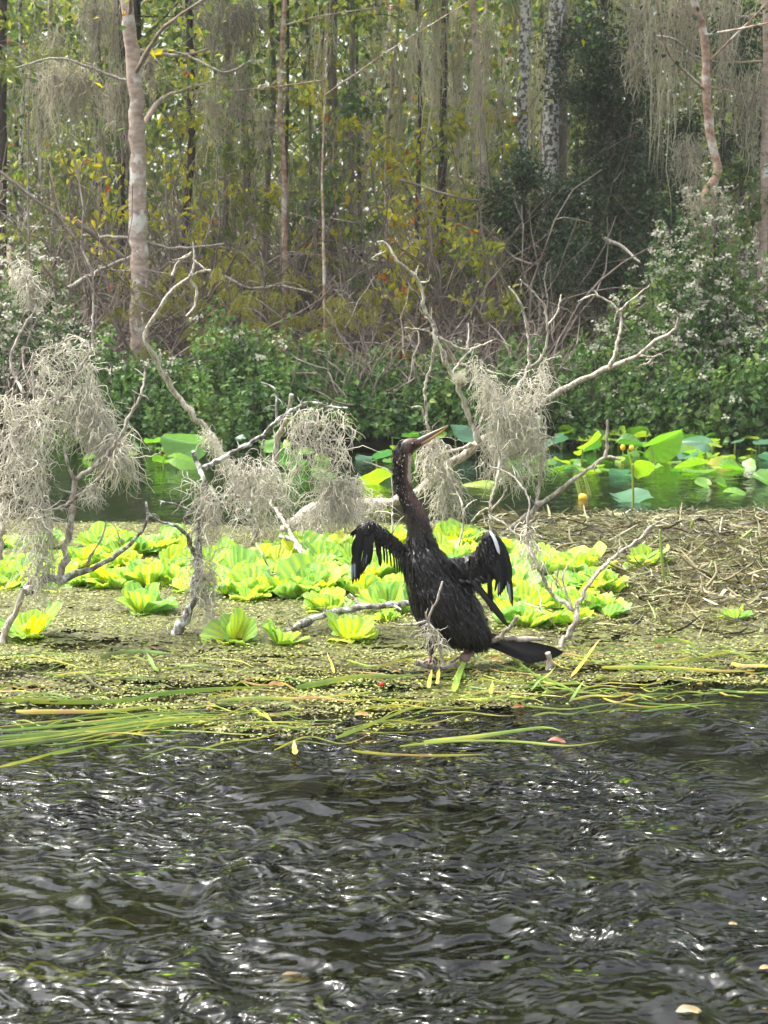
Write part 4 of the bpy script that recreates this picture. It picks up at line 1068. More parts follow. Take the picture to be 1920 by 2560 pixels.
for i in range(44):
    x = rng.uniform(150, 1050) if i < 26 else rng.uniform(1000, 1850); y = rng.uniform(1790, 1875) if i < 26 else rng.uniform(1700, 1790)
    ln = rng.uniform(120, 330); sl = rng.normal() * .04 - .03
    pts = [(x - ln * .5, y - sl * ln), (x - ln * .15, y + rng.normal() * 4), (x + ln * .2, y + rng.normal() * 4), (x + ln * .5, y + sl * ln)]
    tn = rng.uniform(.5, .9); wd = 'yellow-green' if tn < .75 else 'straw yellow'
    sd2 = 'ahead of the mat beside the long bundle' if i < 26 else 'at the mat edge beyond the tail of the bird'
    blade(pts, rng.uniform(2, 4.5), tn, wd + ' thin strand drifting ' + sd2, wd + ' strands ' + sd2)
for i in range(170):
    if i < 95: x = rng.uniform(1050, 1930); y = rng.uniform(1615, 1752)
    else: x = rng.uniform(-20, 1050); y = rng.uniform(1640, 1815)
    ln = rng.uniform(30, 150) * (2.2 if rng.uniform() < .3 else 1); sl = rng.normal() * .07
    bow = rng.normal(size=3) * ln * .03
    pts = [(x - ln * .5, y - sl * ln), (x - ln * .2, y + bow[0]), (x + ln * .1, y + bow[1]), (x + ln * .3, y + bow[2] + sl * ln * .6), (x + ln * .5, y + sl * ln)]
    tn = rng.choice([.12, .3, .42, .5, .56, .62, .68, .74, .82, .95]); wd = 'brown' if tn < .2 else 'dull olive' if tn < .45 else 'green' if tn < .65 else 'yellow-green' if tn < .8 else 'tan'
    sd2 = 'among the litter and tail of the bird' if x > 1050 else 'along the outer mat towards the tangled snag'
    blade(pts, rng.uniform(2, 5.5), tn, wd + ' grass scrap lying flat ' + sd2, wd + ' grass scraps ' + sd2)
for i in range(13):
    x = rng.uniform(1050, 1560) if i < 11 else rng.uniform(60, 900); y = rng.uniform(1655, 1760)
    a = rng.normal() * .8; ln = rng.uniform(18, 60)
    blade([(x, y), (x + math.sin(a) * ln * .5, y - ln * .35), (x + math.sin(a) * ln, y - ln * .6)], rng.uniform(5, 11), rng.choice([.4, .6, .75, .88, .96]), 'short torn blade end sticking up from the mat edge', 'torn blade ends sticking up', lift=.02)

# ------------------------------------------------------------------ plant litter on the right
def litter_pts(n):
    px = rng.uniform(1200, 2100, n); py = rng.uniform(1296, 1600, n) ; 
    w = np.interp(py, [1296, 1310, 1430, 1520, 1600], [.5, 1, .8, .28, .05]) * np.interp(px, [1200, 1400, 1560, 1700], [.25, .5, .9, 1])
    k = rng.uniform(0, 1, n) < w
    return np.array([g(a, b) for a, b in zip(px[k], py[k])]), py[k]
P, pyl = litter_pts(13000)
n = len(P)
hgt = np.interp(pyl, [1296, 1330, 1450, 1600], [.05, .07, .03, .0])
P[:, 2] = .008 + rng.uniform(0, 1, n) * hgt
a = rng.uniform(0, 6.28, n); el = rng.normal(size=n) * .22
L = rng.uniform(.05, .30, n) * rng.uniform(.3, 1, n)
d = np.stack([np.cos(a) * np.cos(el), np.sin(a) * np.cos(el), np.abs(np.sin(el))], -1)
s = np.linspace(-.5, .5, 5)
bend = nrm(rng.normal(size=(n, 3))) * (L * .4)[:, None]
Q = P[:, None] + d[:, None] * (s[None, :, None] * L[:, None, None]) + bend[:, None] * ((s ** 2) * 2)[None, :, None]
Q[..., 2] = np.maximum(Q[..., 2], .006)
W = (rng.uniform(.0010, .0042, n) * np.where(rng.uniform(size=n) > .9, 2, 1))[:, None] * np.array([.6, 1, 1, .9, .4])[None]
V, F = ribbons(Q, W, None, .3)
tn = (.42 + .30 * rng.normal(size=n)).clip(0, 1)
tag(MB().add(V, F, np.repeat(tn, 15)).build('plant_litter', M['debris']), 'heap of tangled dead stems and leaf scraps on the mat', 'plant litter', kind='stuff')
for i in range(70):
    x = rng.uniform(1380, 1930); y = rng.uniform(1305, 1500)
    a = rng.uniform(0, 6.28); ln = rng.uniform(20, 75)
    P0 = g(x, y, .03)
    dirv = np.array([math.cos(a), math.sin(a) * .6, abs(rng.normal()) * .45]); Lm = ln * px2m(P0[1]) * 1.2
    Q = np.stack([P0 * 0, dirv * Lm * .5 + rng.normal(size=3) * .01, dirv * Lm])
    V, F, C, _, _ = limb(Q, rng.uniform(.004, .008), .003, 6, step=.02, knob=.05, kink=.1)
    t = rng.choice([.25, .5, .7, .7, .85, 1])
    o = MB().add(V, F, t).add(V, C, t).build('dead_reed', M['debris']); o.location = P0
    tag(o, 'broken dead reed lying loose on the litter heap', 'dead reed', 'loose stems on the litter heap')
for (pts, w, lab) in (([(1660, 1462), (1655, 1400), (1650, 1325)], 9, 'straight pale green stem standing upright in the litter heap'), ([(1825, 1370), (1850, 1350), (1880, 1325)], 12, 'blue-green leaf spike leaning out of the litter heap'), ([(1459, 1312), (1460, 1285)], 7, 'short grey-green stem tip at the back rim of the litter heap'), ([(1735, 1350), (1728, 1320), (1733, 1300)], 11, 'bluish leaf blade upright at the back of the litter heap'), ([(1540, 1322), (1535, 1288), (1580, 1312)], 8, 'bent yellowish stem looped over the back of the litter heap')):
    D = g(*pts[0])[1]
    P = np.array([at(x, y, D) for x, y in pts]); 
    if len(P) == 2: P = np.stack([P[0], (P[0] + P[1]) / 2 + .002, P[1]])
    V, F, C, _, _ = limb(P - P[0], w * px2m(D) * .5, w * px2m(D) * .3, 7, step=.02, knob=.04, kink=.05)
    o = MB().add(V, F, .45).add(V, C, .45).build('plant_stem', M['stalk']); o.location = P[0]; tag(o, lab, 'stem')

# fallen leaves and a berry
def fallen(px, py, wpx, tone, label, up=.3, name='fallen_leaf', z=.006):
    P = g(px, py, z); s = wpx * px2m(P[1])
    u = np.linspace(0, 1, 8); v = np.linspace(-1, 1, 7)
    U, Vv = np.meshgrid(v, u)
    w = np.sin(Vv * math.pi) ** .7 * .34
    V = np.stack([(Vv - .5) * s, U * w * s * .6 * (1 + .2 * np.sin(Vv * 9)), (np.abs(U) * w * .35 + .05 * np.sin(Vv * 5) + up * .22 * Vv) * s + .002], -1)
    o = MB().add(V, gridfaces(7, 8), (tone + .1 * rng.normal(size=56)).clip(0, 1)).build(name, M['deadleaf'])
    o.location = P; o.rotation_euler = (rng.uniform(.2, .6), 0, rng.uniform(-.5, .5)); tag(o, label, 'leaf')
fallen(690, 1716, 46, .5, 'curled orange leaf scrap at the end of the wide olive blade', .5)
fallen(1392, 1856, 48, .05, 'red-brown leaf caught on the drifting pale green blade', .2)
fallen(1832, 2312, 24, .95, 'small pale leaf floating alone on the dark river')
fallen(1722, 2532, 70, .98, 'cream coloured leaf floating on the near ripples')
fallen(1916, 2424, 40, .9, 'yellowish floating leaf on the open river')
fallen(735, 2452, 90, .9, 'pale waterlogged leaf awash in the ripples', .0, z=-.01)
fallen(1245, 1655, 40, .75, 'folded tan leaf below the perch')
fallen(1295, 1770, 34, .3, 'pinkish brown leaf lying on the edge of the mat')
fallen(1195, 1685, 30, .8, 'pale dead leaf hanging over the perch base')
fallen(820, 1740, 34, .95, 'crumpled white leaf on the yellow blade')
fallen(905, 1790, 40, .6, 'brown papery leaf tilted at the mat edge', .6)
for k in range(34):
    x = rng.uniform(0, 1900); y = rng.uniform(1610, 1800) if x < 1000 else rng.uniform(1580, 1740)
    fallen(x, y, rng.uniform(9, 22), rng.uniform(.2, 1), 'small brown leaf scrap lying on the mat', rng.uniform(0, .6))
    bpy.context.scene.collection.objects[-1]['group'] = 'leaf scraps on the mat'
c = g(953, 1711, .02)
th_ = np.linspace(0, math.pi, 8); ph = np.arange(12) * math.pi / 6
V = .0065 * np.stack([np.sin(th_)[:, None] * np.cos(ph), np.sin(th_)[:, None] * np.sin(ph), np.cos(th_)[:, None] * (1 + .15 * (np.cos(th_)[:, None] > .9)) * np.ones(12)], -1)
F = [[i * 12 + j, i * 12 + (j + 1) % 12, (i + 1) * 12 + (j + 1) % 12, (i + 1) * 12 + j] for i in range(7) for j in range(12)]
o = MB().add(V.reshape(-1, 3), F).build('berry', M['red']); o.location = c; tag(o, 'single red berry floating by the stout arched blade', 'berry')

# submerged weed near the surface
for k, (pts, w, t) in enumerate([([(-10, 2300), (80, 2330), (170, 2325), (250, 2300), (340, 2320)], 16, .6), ([(-10, 2420), (60, 2445), (140, 2440), (230, 2425), (325, 2475)], 18, .75), ([(40, 2450), (120, 2410), (200, 2430), (300, 2420)], 16, .8),
     ([(785, 2495), (830, 2548), (925, 2550)], 18, .7), ([(150, 2150), (160, 2200), (130, 2260)], 14, .35), ([(1600, 2180), (1680, 2200), (1780, 2190), (1880, 2215)], 14, .3), ([(390, 2380), (450, 2370), (520, 2385)], 14, .5), ([(60, 2080), (150, 2110), (260, 2100)], 12, .3), ([(1350, 2480), (1500, 2500), (1660, 2490)], 14, .3)]):
    P = np.array([g(x, y, -.018) for x, y in pts]); Q = catmull(P, 16); Q[:, 2] += .008 * np.sin(np.linspace(0, 9, 16))
    o0 = Q[0].copy()
    V, F = ribbons((Q - o0)[None], (np.interp(np.linspace(0, 1, 16), [0, .2, 1], [.5, 1, .3]) * w * .5 * px2m(P[0, 1]))[None], np.array([0, 1., .3])[None, None], .3)
    o = MB().add(V, F, t).build('submerged_weed', M['weed']); o.location = o0
    tag(o, 'wavy yellow-green water weed strand just under the surface', 'water weed', 'weed strands under the near ripples')
n = 700
P = np.stack([rng.uniform(-1.3, 1.3, n), rng.uniform(1.6, 4.0, n), rng.uniform(-.5, -.2, n)], -1)
Q = np.repeat(P[:, None], 7, 1)
d = nrm(np.stack([rng.normal(size=n) + 1.2, rng.normal(size=n) * .5, rng.normal(size=n) * .2], -1))
for k in range(1, 7):
    d = nrm(d + rng.normal(size=(n, 3)) * [.25, .25, .1]); Q[:, k] = Q[:, k - 1] + d * .05
V, F = ribbons(Q, np.full((n, 7), .006), np.array([0, .7, .7])[None, None], .2)
tag(MB().add(V, F, np.repeat(rng.uniform(0, .5, n), 21)).build('river_weed', M['weed']), 'dark weed waving deep under the river surface', 'water weed', kind='stuff')

# ------------------------------------------------------------------ wooded bank
def leafcloud(P, size, nup, tone, tpl=LEAF2, ratio=.55, tvar=.18, droop=.4):
    n = len(P)
    d = nrm(rng.normal(size=(n, 3)) + [0, 0, -droop])
    nn = nrm(rng.normal(size=(n, 3)) * .7 + nup)
    L = rng.uniform(.7, 1.25, n) * size
    V, F = leaves(P, d, nn, L, L * ratio * rng.uniform(.8, 1.2, n), tpl)
    t = (np.asarray(tone) + tvar * rng.normal(size=n)).clip(0, 1)
    return V, F, np.repeat(t, len(tpl[0]))

def shrub(px, top, wpx, Y, label, group=None, flowers=0, tone=.42, nleaf=1500, leaf=.06, depth=.8, name='leafy_shrub', mat='vine', cat='shrub'):
    b = at(px, 1000, Y); gz = max(float(bank_z(b[0], Y)), -.05)
    tz = at(px, top, Y)[2]
    hx = wpx * .5 * px2m(Y); H = max(tz - gz, .25)
    o = empty(name, (b[0], Y, gz)); tag(o, label, cat, group)
    d = nrm(rng.normal(size=(nleaf, 3))); d[:, 2] = np.abs(d[:, 2]) * 1.0 - .05
    lump = 1 + .32 * waves2(d[:, 0] * 3 + px, d[:, 2] * 3 + d[:, 1] * 2, int(px) % 97, 1.6, 7)
    lump = lump.clip(.55, 1.28)
    q = rng.uniform(.35, 1.03, nleaf) ** .45
    P = d * np.array([hx, depth * .5 + hx * .35, H])[None] * (lump * q)[:, None]
    P[:, 2] = np.maximum(P[:, 2], .02)
    V, F, t = leafcloud(P, leaf, d * .9 + [0, -.25, .5], tone + .12 * waves2(P[:, 0], P[:, 2], int(px) % 50, .5, 5), LEAF4, .72, .15)
    tag(MB().add(V, F, t).build('foliage', M[mat], o, smooth=False), kind='stuff')
    # stems
    ns = 14
    e = nrm(rng.normal(size=(ns, 3)) * [1, .7, .3] + [0, 0, 1.2]) * np.array([hx, depth * .5, H]) * rng.uniform(.7, 1.05, ns)[:, None]
    u = np.linspace(0, 1, 6)
    Q = e[:, None] * u[None, :, None] + rng.normal(size=(ns, 6, 3)) * .03 * u[None, :, None]
    V, F = tubes(Q, np.linspace(.008, .002, 6)[None] * np.ones((ns, 1)), 4)
    tag(MB().add(V, F, .4).build('stems', M['twig'], o), kind='stuff')
    if flowers:
        k = rng.choice(np.nonzero((q > .8) & (d[:, 1] < .35) & (d[:, 2] > .1))[0], flowers)
        C = P[k] * 1.06 + [0, -.03, .03]
        m = 14
        PP = (C[:, None] + rng.normal(size=(flowers, m, 3)) * [.028, .028, .014]).reshape(-1, 3)
        V, F, t = leafcloud(PP, .028, np.array([0, -.5, 1.0]), .6, LEAF2, .95, .25, 0)
        tag(MB().add(V, F, t).build('blossom', M['bloom'], o, smooth=False), 'small white flower clusters', kind='stuff')
    return o
VG = 'green leafy shrubs along the bank'
for (x, t, w, Y, fl, lab) in [
 (-30, 640, 200, 14.3, 110, 'flowering shrub thick with white blooms behind the arched mossy branch'), (85, 655, 190, 14.2, 120, 'tall white flowering shrub above the mossy snag'),
 (185, 800, 170, 13.9, 70, 'lower flowering shrub with white heads beside the smooth pinkish trunk'), (280, 850, 170, 13.8, 40, None), (370, 875, 160, 13.8, 16, None), (455, 855, 180, 13.9, 10, None),
 (545, 812, 190, 14.0, 8, None), (625, 822, 170, 14.0, 8, None), (705, 850, 160, 13.8, 6, None), (795, 868, 170, 13.8, 0, None), (880, 890, 160, 13.9, 0, None), (960, 905, 150, 13.9, 4, None), (1050, 905, 150, 13.9, 6, None),
 (1130, 885, 160, 14.0, 16, None), (1215, 900, 160, 14.0, 10, None), (1305, 890, 170, 14.0, 0, None), (1395, 905, 160, 13.9, 0, None), (1470, 880, 160, 13.9, 8, None)]:
    t = t + (rng.normal() * 28 if not lab else 0)
    shrub(x, t, w, Y, lab or 'rounded green leafy shrub in the row along the bank', None if lab else VG, fl, tone=.28 if (x < 250) else rng.uniform(.34, .5), nleaf=2400, leaf=rng.uniform(.042, .06))
for (x, t, w, Y, fl, lab, tn) in [
 (1545, 800, 180, 13.9, 40, 'vine shrub with scattered white blooms at the foot of the flowering vine column', .45), (1625, 690, 170, 14.1, 70, 'shoulder of white flowering vines climbing towards the broken trunk', .45),
 (1690, 590, 150, 14.3, 95, 'white flowering vine mass on the near side of the broken trunk', .4), (1755, 515, 130, 14.4, 110, 'tallest column of white flowering vines wrapped round the broken trunk', .38),
 (1815, 590, 150, 14.4, 70, 'white flowering vine mass behind the tallest column', .4), (1885, 690, 180, 14.2, 60, 'flowering vine thicket between the vine column and the white patched trunk', .42), (1960, 740, 180, 14.2, 40, 'flowering vine thicket beyond the white patched trunk', .4)]:
    shrub(x, t, w, Y, lab, None, int(fl * 1.5), tone=tn + .05, nleaf=2700, leaf=.052)
for x in range(200, 1990, 82):
    shrub(x + rng.normal() * 15, 945 + rng.normal() * 22 - (40 if x > 1480 else 0), 160, 13.35, 'low leafy clump overhanging the far water edge', 'low clumps at the far water edge', 3 if x > 1480 else 0, tone=.46 if x > 1480 else rng.uniform(.34, .5), nleaf=1200, leaf=rng.uniform(.045, .07), depth=.6)

# trees
def tree(path, Y, w0, w1, bark, label, group=None, H=7, nl=6, crown='broad', tone=.45, ncl=26, leaf=.085, name='tree', low=2.6):
    k = px2m(Y) * .5
    P = [at(x, y, Y + i * .03) for i, (x, y) in enumerate(path)]          # path is listed from the top down
    P = P[::-1]
    gz = float(bank_z(P[0][0], Y))
    if P[0][2] > gz + .1: P = [np.array([P[0][0] + rng.normal() * .03, P[0][1], gz - .15])] + P
    dirv = P[-1] - P[-2]; dirv = nrm(dirv)
    while P[-1][2] < H - .5:
        dirv = nrm(dirv * .7 + [rng.normal() * .05, rng.normal() * .05, .4]); P.append(P[-1] + dirv * 1.2)
    b = np.array([P[0][0], P[0][1], gz]); P = np.array(P) - b
    o = empty(name, tuple(b)); tag(o, label, 'tree', group)
    rr0, rr1 = w0 * k, w1 * k * .45
    V, F, C, Q, rad = limb(P, rr0, rr1, 10, step=max(.12, rr0), knob=.05, kink=.10)
    trunk = MB().add(V, F).add(V, C).build('trunk', M[bark], o)
    cl = []
    for i in range(nl):
        j = int(np.clip(np.searchsorted(Q[:, 2], rng.uniform(low, P[-1][2] * .98)), 2, len(Q) - 1))
        a = rng.uniform(0, 6.28); ln = rng.uniform(.7, 1.9)
        d = np.array([math.cos(a), math.sin(a), rng.uniform(-.1, .8)])
        e = [Q[j], Q[j] + d * ln * .45 + rng.normal(size=3) * .1, Q[j] + d * ln + [0, 0, rng.uniform(-.2, .3)]]
        V, F, C, q2, _ = limb(np.array(e), max(rad[j] * .38, .008), .004, 5, step=.12, knob=.1, kink=.3)
        MB().add(V, F).build('limb', M[bark], trunk)
        cl += [q2[int(len(q2) * f)] for f in (.45, .7, .95)]
    cl += [Q[-1] + rng.normal(size=3) * .5 for _ in range(3)]
    cl = np.array(cl)
    top = Q[-1]; more = top + rng.normal(size=(30, 3)) * [1.5, 1.5, .55] + [0, 0, -.2]  # extra crown clusters, mostly out of view, added to shade the wood
    cl = np.vstack([cl, more])
    PP = (cl[:, None] + rng.normal(size=(len(cl), ncl, 3)) * [.30, .30, .24]).reshape(-1, 3)
    lsz = np.where(PP[:, 2] > 5.0, .16, leaf)
    V, F, t = leafcloud(PP, lsz, np.array([0, -.1, .9]), tone, LEAF2, .55, .2)
    tag(MB().add(V, F, t).build('crown', M[crown], o, smooth=False), kind='stuff')
    return o
tree([(316, -20), (330, 100), (340, 250), (345, 400), (346, 560), (350, 700), (350, 890)], 15.0, 56, 38, 'pinkbark', 'smooth pinkish trunk with white blotched foot rising straight from the bank', H=6.6, nl=8, tone=.6, leaf=.10)
tree([(714, -20), (705, 150), (700, 280), (710, 420), (712, 600), (712, 800)], 16.2, 18, 14, 'redbark', 'slim reddish trunk with a side fork high up', H=6.4, nl=7, tone=.6, leaf=.10)
tree([(806, 415), (807, 520), (809, 640), (812, 880)], 14.6, 10, 7, 'redbark', 'thin straight coral coloured sapling stem above the green shrubs', H=3.2, nl=2, tone=.35, leaf=.09, ncl=8)
tree([(478, 300), (476, 420), (467, 520), (462, 640), (462, 800)], 18.5, 26, 22, 'darkbark', 'dark brown trunk half hidden in twigs between the pinkish and reddish trunks', H=8, nl=5)
tree([(1312, -20), (1310, 120), (1306, 260), (1304, 380), (1300, 700)], 17.6, 38, 33, 'spotbark', 'dark trunk mottled with white lichen beside the stoutest white speckled trunk', H=8, nl=5, low=5, tone=.55, leaf=.11)
tree([(1392, -20), (1385, 100), (1381, 250), (1374, 420), (1364, 640), (1358, 800)], 17.2, 54, 48, 'spotbark', 'stoutest white speckled trunk standing in the wood', H=8, nl=5, low=5, tone=.55, leaf=.11)
tree([(1408, -20), (1407, 200), (1405, 420), (1400, 800)], 18.0, 34, 30, 'greybark', 'shadowed grey trunk just behind the stoutest white speckled trunk', H=8, nl=4, low=5, tone=.5, leaf=.11)
tree([(1183, -20), (1190, 150), (1200, 300), (1207, 450), (1212, 620), (1212, 820)], 17.4, 25, 23, 'pinkbark', 'pinkish and white mottled trunk leaning slightly in the middle of the wood', H=7.6, nl=5, tone=.6, low=4)
tree([(1113, -20), (1110, 120), (1108, 260), (1104, 700)], 19, 28, 24, 'darkbark', 'nearly black trunk deep in the middle of the wood', H=8, nl=4, low=5, leaf=.12)
tree([(1735, 5), (1752, 50), (1763, 110), (1765, 200), (1768, 270), (1778, 350), (1795, 425), (1780, 465), (1762, 500), (1758, 640), (1760, 860)], 14.3, 30, 27, 'redbark', 'crooked peach coloured trunk broken at a knee above the vine column', H=6, nl=7, tone=.3, crown='dark', leaf=.06, low=3.2)
tree([(1915, -20), (1914, 200), (1910, 480), (1905, 700), (1905, 880)], 15.3, 24, 18, 'pinkbark', 'pale trunk with white patches beyond the crooked peach coloured one', H=6.4, nl=6, tone=.4)
tree([(832, -20), (832, 120), (830, 300), (828, 700)], 18.2, 34, 30, 'greybark', 'broad dim grey trunk behind the yellow leaves', H=8, nl=4, low=5, tone=.6, leaf=.11)
tree([(882, -20), (880, 200), (878, 420), (880, 760)], 17.8, 20, 18, 'greybark', 'straight grey trunk next to the broad dim grey one', H=7.6, nl=4, low=4.5, tone=.6)
tree([(342, -20), (344, 120), (340, 300), (338, 700)], 20.0, 30, 26, 'darkbark', 'dark trunk in shadow directly behind the smooth pinkish trunk', H=7.6, nl=4, low=4)
tree([(244, 120), (240, 250), (250, 380), (246, 760)], 19.0, 26, 22, 'darkbark', 'dark trunk behind the hanging moss beside the pinkish trunk', H=7.6, nl=4, low=4.5)
tree([(8, -20), (4, 120), (6, 260), (2, 700)], 18.0, 34, 30, 'darkbark', 'dark trunk under the feathery cypress spray', H=7.6, nl=4, low=5)
tree([(995, 60), (980, 220), (968, 360), (968, 700)], 21.0, 16, 14, 'pinkbark', 'slim pale trunk leaning away from the black trunk', H=7.6, nl=4, low=4.5, tone=.6)
SG = 'slender trees deep in the wood'
for i in range(52):
    x = rng.uniform(-260, 2180); Y = rng.uniform(17.5, 31); ln = rng.normal() * 26
    if 1250 < x < 1470 or 1150 < x < 1240: Y = max(Y, 24)
    w = rng.uniform(.05, .17) / px2m(Y)
    bk = [('greybark', 'grey'), ('greybark', 'grey'), ('darkbark', 'dark'), ('pinkbark', 'pale pinkish'), ('spotbark', 'white speckled')][rng.integers(5)]
    tree([(x + ln, -20), (x + ln * .7 + rng.normal() * 8, 250), (x + ln * .3, 500), (x, 800)], Y, w, w * .8, bk[0], 'slender %s trunk deep in the mossy wood' % bk[1], 'slender %s trees deep in the wood' % bk[1], H=rng.uniform(6, 9), nl=4, low=2.5, tone=rng.uniform(.2, .6), ncl=16, leaf=.12, name='slender_tree')

# understorey saplings with broad yellowing leaves
def sapling(px, top, Y, wpx, tone, label, group, mat='broad', n=260, leaf=.10, name='sapling', fronds=False, droop=.8, tvar=.10):
    b = at(px, 900, Y); gz = float(bank_z(b[0], Y)); H = at(px, top, Y)[2] - gz
    hx = wpx * .5 * px2m(Y)
    o = empty(name, (b[0], Y, gz)); tag(o, label, 'sapling', group)
    P = np.array([[0, 0, -.1], [rng.normal() * .06, rng.normal() * .06, H * .35], [rng.normal() * .12, rng.normal() * .1, H * .7], [rng.normal() * .15, 0, H]])
    V, F, C, Q, rad = limb(P, .016, .004, 5, step=.12, knob=.06, kink=.2)
    MB().add(V, F).add(V, C).build('trunk', M['twig'], o)
    k = 11
    j = rng.integers(int(len(Q) * .35), len(Q), k); a = rng.uniform(0, 6.28, k)
    e = Q[j] + np.stack([np.cos(a) * hx, np.sin(a) * hx * .7, rng.uniform(-.1, .35, k)], -1) * rng.uniform(.5, 1.15, k)[:, None]
    u = np.linspace(0, 1, 6)
    R_ = Q[j][:, None] * (1 - u)[None, :, None] + e[:, None] * u[None, :, None]; R_[..., 2] += .12 * np.sin(u * math.pi)[None]
    V, F = tubes(R_, np.linspace(.006, .002, 6)[None] * np.ones((k, 1)), 4)
    tag(MB().add(V, F).build('twigs', M['twig'], o), kind='stuff')
    mb = MB()
    if fronds:                                # feathery two-rowed cypress sprays
        m = n // 9
        i_ = rng.integers(0, k, m); f = rng.uniform(.2, 1, m)[:, None]
        S = Q[j][i_] * (1 - f) + e[i_] * f
        ax = nrm(np.stack([rng.normal(size=m), rng.normal(size=m) * .6, -.5 - rng.uniform(0, .7, m)], -1))
        ln = rng.uniform(.12, .26, m)
        for q in range(9):
            for sg in (-1, 1):
                p = S + ax * (ln * (q + .5) / 9)[:, None] + [0, 0, -.02 * (q / 9) ** 2]
                sv = nrm(np.cross(ax, [0, .9, .3])) * sg
                V, F = leaves(p, nrm(sv + ax * .8 + [0, 0, -.3]), np.broadcast_to([0, -.8, .6], p.shape) + rng.normal(size=p.shape) * .2, ln * (.34 - .2 * q / 9), np.full(m, .013), LEAF2)
                mb.add(V, F, np.repeat((tone + .15 * rng.normal(size=m)).clip(0, 1), 4))
    else:
        i_ = rng.integers(0, k, n); f = rng.uniform(.3, 1.05, n)[:, None]
        S = Q[j][i_] * (1 - f) + e[i_] * f + rng.normal(size=(n, 3)) * .07
        V, F, t = leafcloud(S, leaf, np.array([0, -.5, .6]), tone, LEAF4, .52, tvar, droop)
        mb.add(V, F, t)
    tag(mb.build('foliage', M[mat], o, smooth=False), kind='stuff')
    return o
for (x, t, Y, w, tn, lab) in [(420, 200, 16.5, 230, .76, 'sapling with sunlit yellow leaves beside the smooth pinkish trunk'), (560, 60, 17.5, 260, .5, 'leafy sapling with yellow-green leaves under the dark moss drape'), (800, 40, 18, 240, .78, 'sapling with yellow leaves crossing the broad dim grey trunk'),
  (855, 190, 16, 220, .25, 'blue-green leaved sapling between the coral stem and the yellow leaves'), (1040, 380, 16.5, 200, .82, 'sapling with a yellow leaf tuft in the bare twig thicket'), (1140, 330, 17, 200, .68, 'shiny leaved sapling in front of the mottled leaning trunk'),
  (1250, 150, 19, 220, .75, 'bright yellow-green sapling beside the white lichen mottled trunk'), (250, 420, 16, 200, .80, 'sapling with orange and red tinged leaves left among bare twigs'), (520, 430, 16.5, 220, .8, 'sapling with a few red leaves beside the dark brown trunk'),
  (1050, 560, 15.5, 220, .84, 'low sapling with dangling yellow leaves behind the forked limb'), (1240, 640, 15.2, 240, .7, 'low sapling with large drooping olive leaves behind the limb twigs'), (1880, 380, 15.6, 200, .3, 'green leaved sapling beyond the crooked peach coloured trunk'), (120, 60, 17, 200, .6, 'green sapling behind the hanging moss fringe')]:
    sapling(x, t, Y, w, tn, lab, None)
for i in range(46):
    tn = rng.choice([.15, .25, .35, .45, .55, .65, .78]); wd = 'dark green' if tn < .3 else 'mid green' if tn < .5 else 'yellow-green'
    sapling(rng.uniform(-150, 2060), rng.uniform(20, 640), rng.uniform(16.5, 26), rng.uniform(160, 300), tn, wd + ' leafy sapling in the undergrowth of the wood', wd + ' saplings in the undergrowth', n=240, leaf=.12)
for (x, t, Y, w, tn, lab) in [(90, 20, 15.6, 330, .3, 'feathery cypress spray hanging at the top above the moss fringe'), (660, 600, 15.0, 330, .62, 'feathery yellow-green cypress sapling above the green shrubs'), (830, 690, 14.8, 300, .7, 'low feathery cypress sapling round the coral stem'), (560, 690, 14.7, 260, .68, 'short feathery cypress sapling beside the tall pale branch'), (620, 420, 16.5, 300, .45, 'taller feathery cypress sapling behind the slim reddish trunk'), (930, 720, 14.9, 260, .7, 'small feathery cypress sapling behind the long fallen limb'), (400, 720, 14.9, 200, .65, 'feathery cypress sprig at the foot of the pinkish trunk')]:
    sapling(x, t, Y, w, tn, lab, None, 'feather_leaf', n=620, fronds=True, name='cypress_sapling')

# dark evergreens on the right
def evergreen(label, Y, clumps, base, n=760, leaf=.055, tone=.35, group=None):
    b = at(base, 900, Y); gz = float(bank_z(b[0], Y)); b = np.array([b[0], Y, gz])
    o = empty('evergreen_tree', tuple(b)); tag(o, label, 'tree', group)
    cs = np.array([at(x, y, Y + rng.normal() * .35) for x, y, _ in clumps]) - b
    top = cs[np.argmax(cs[:, 2])]
    V, F, C, Q, rad = limb(np.array([[0, 0, -.1], [top[0] * .2, 0, top[2] * .35], [top[0] * .6, 0, top[2] * .7], top]), .055, .012, 8, step=.15)
    trunk = MB().add(V, F).build('trunk', M['darkbark'], o)
    mb = MB()
    for c, (x, y, r) in zip(cs, clumps):
        j = np.argmin(np.abs(Q[:, 2] - (c[2] - .35)))
        V, F, C, _, _ = limb(np.array([Q[j], (Q[j] + c) / 2 + [0, 0, .06], c]), .018, .005, 5, step=.1)
        MB().add(V, F).build('limb', M['darkbark'], trunk)
        R_ = r * px2m(Y)
        sub = c + rng.normal(size=(7, 3)) * R_ * .45
        P = (sub[:, None] + rng.normal(size=(7, n // 7, 3)) * R_ * .30).reshape(-1, 3)
        V, F, t = leafcloud(P, leaf * 1.15, np.array([0, -.2, .8]), tone, LEAF2, .42, .22, .2)
        mb.add(V, F, t)
    tag(mb.build('crown', M['dark'], o, smooth=False), kind='stuff')
evergreen('dark evergreen tree standing in front of the speckled trunks', 16.0, [(1290, 560, 70), (1350, 490, 75), (1240, 500, 60), (1420, 560, 80), (1390, 610, 70), (1330, 640, 70), (1300, 440, 50), (1480, 600, 70), (1420, 470, 60)], 1380)
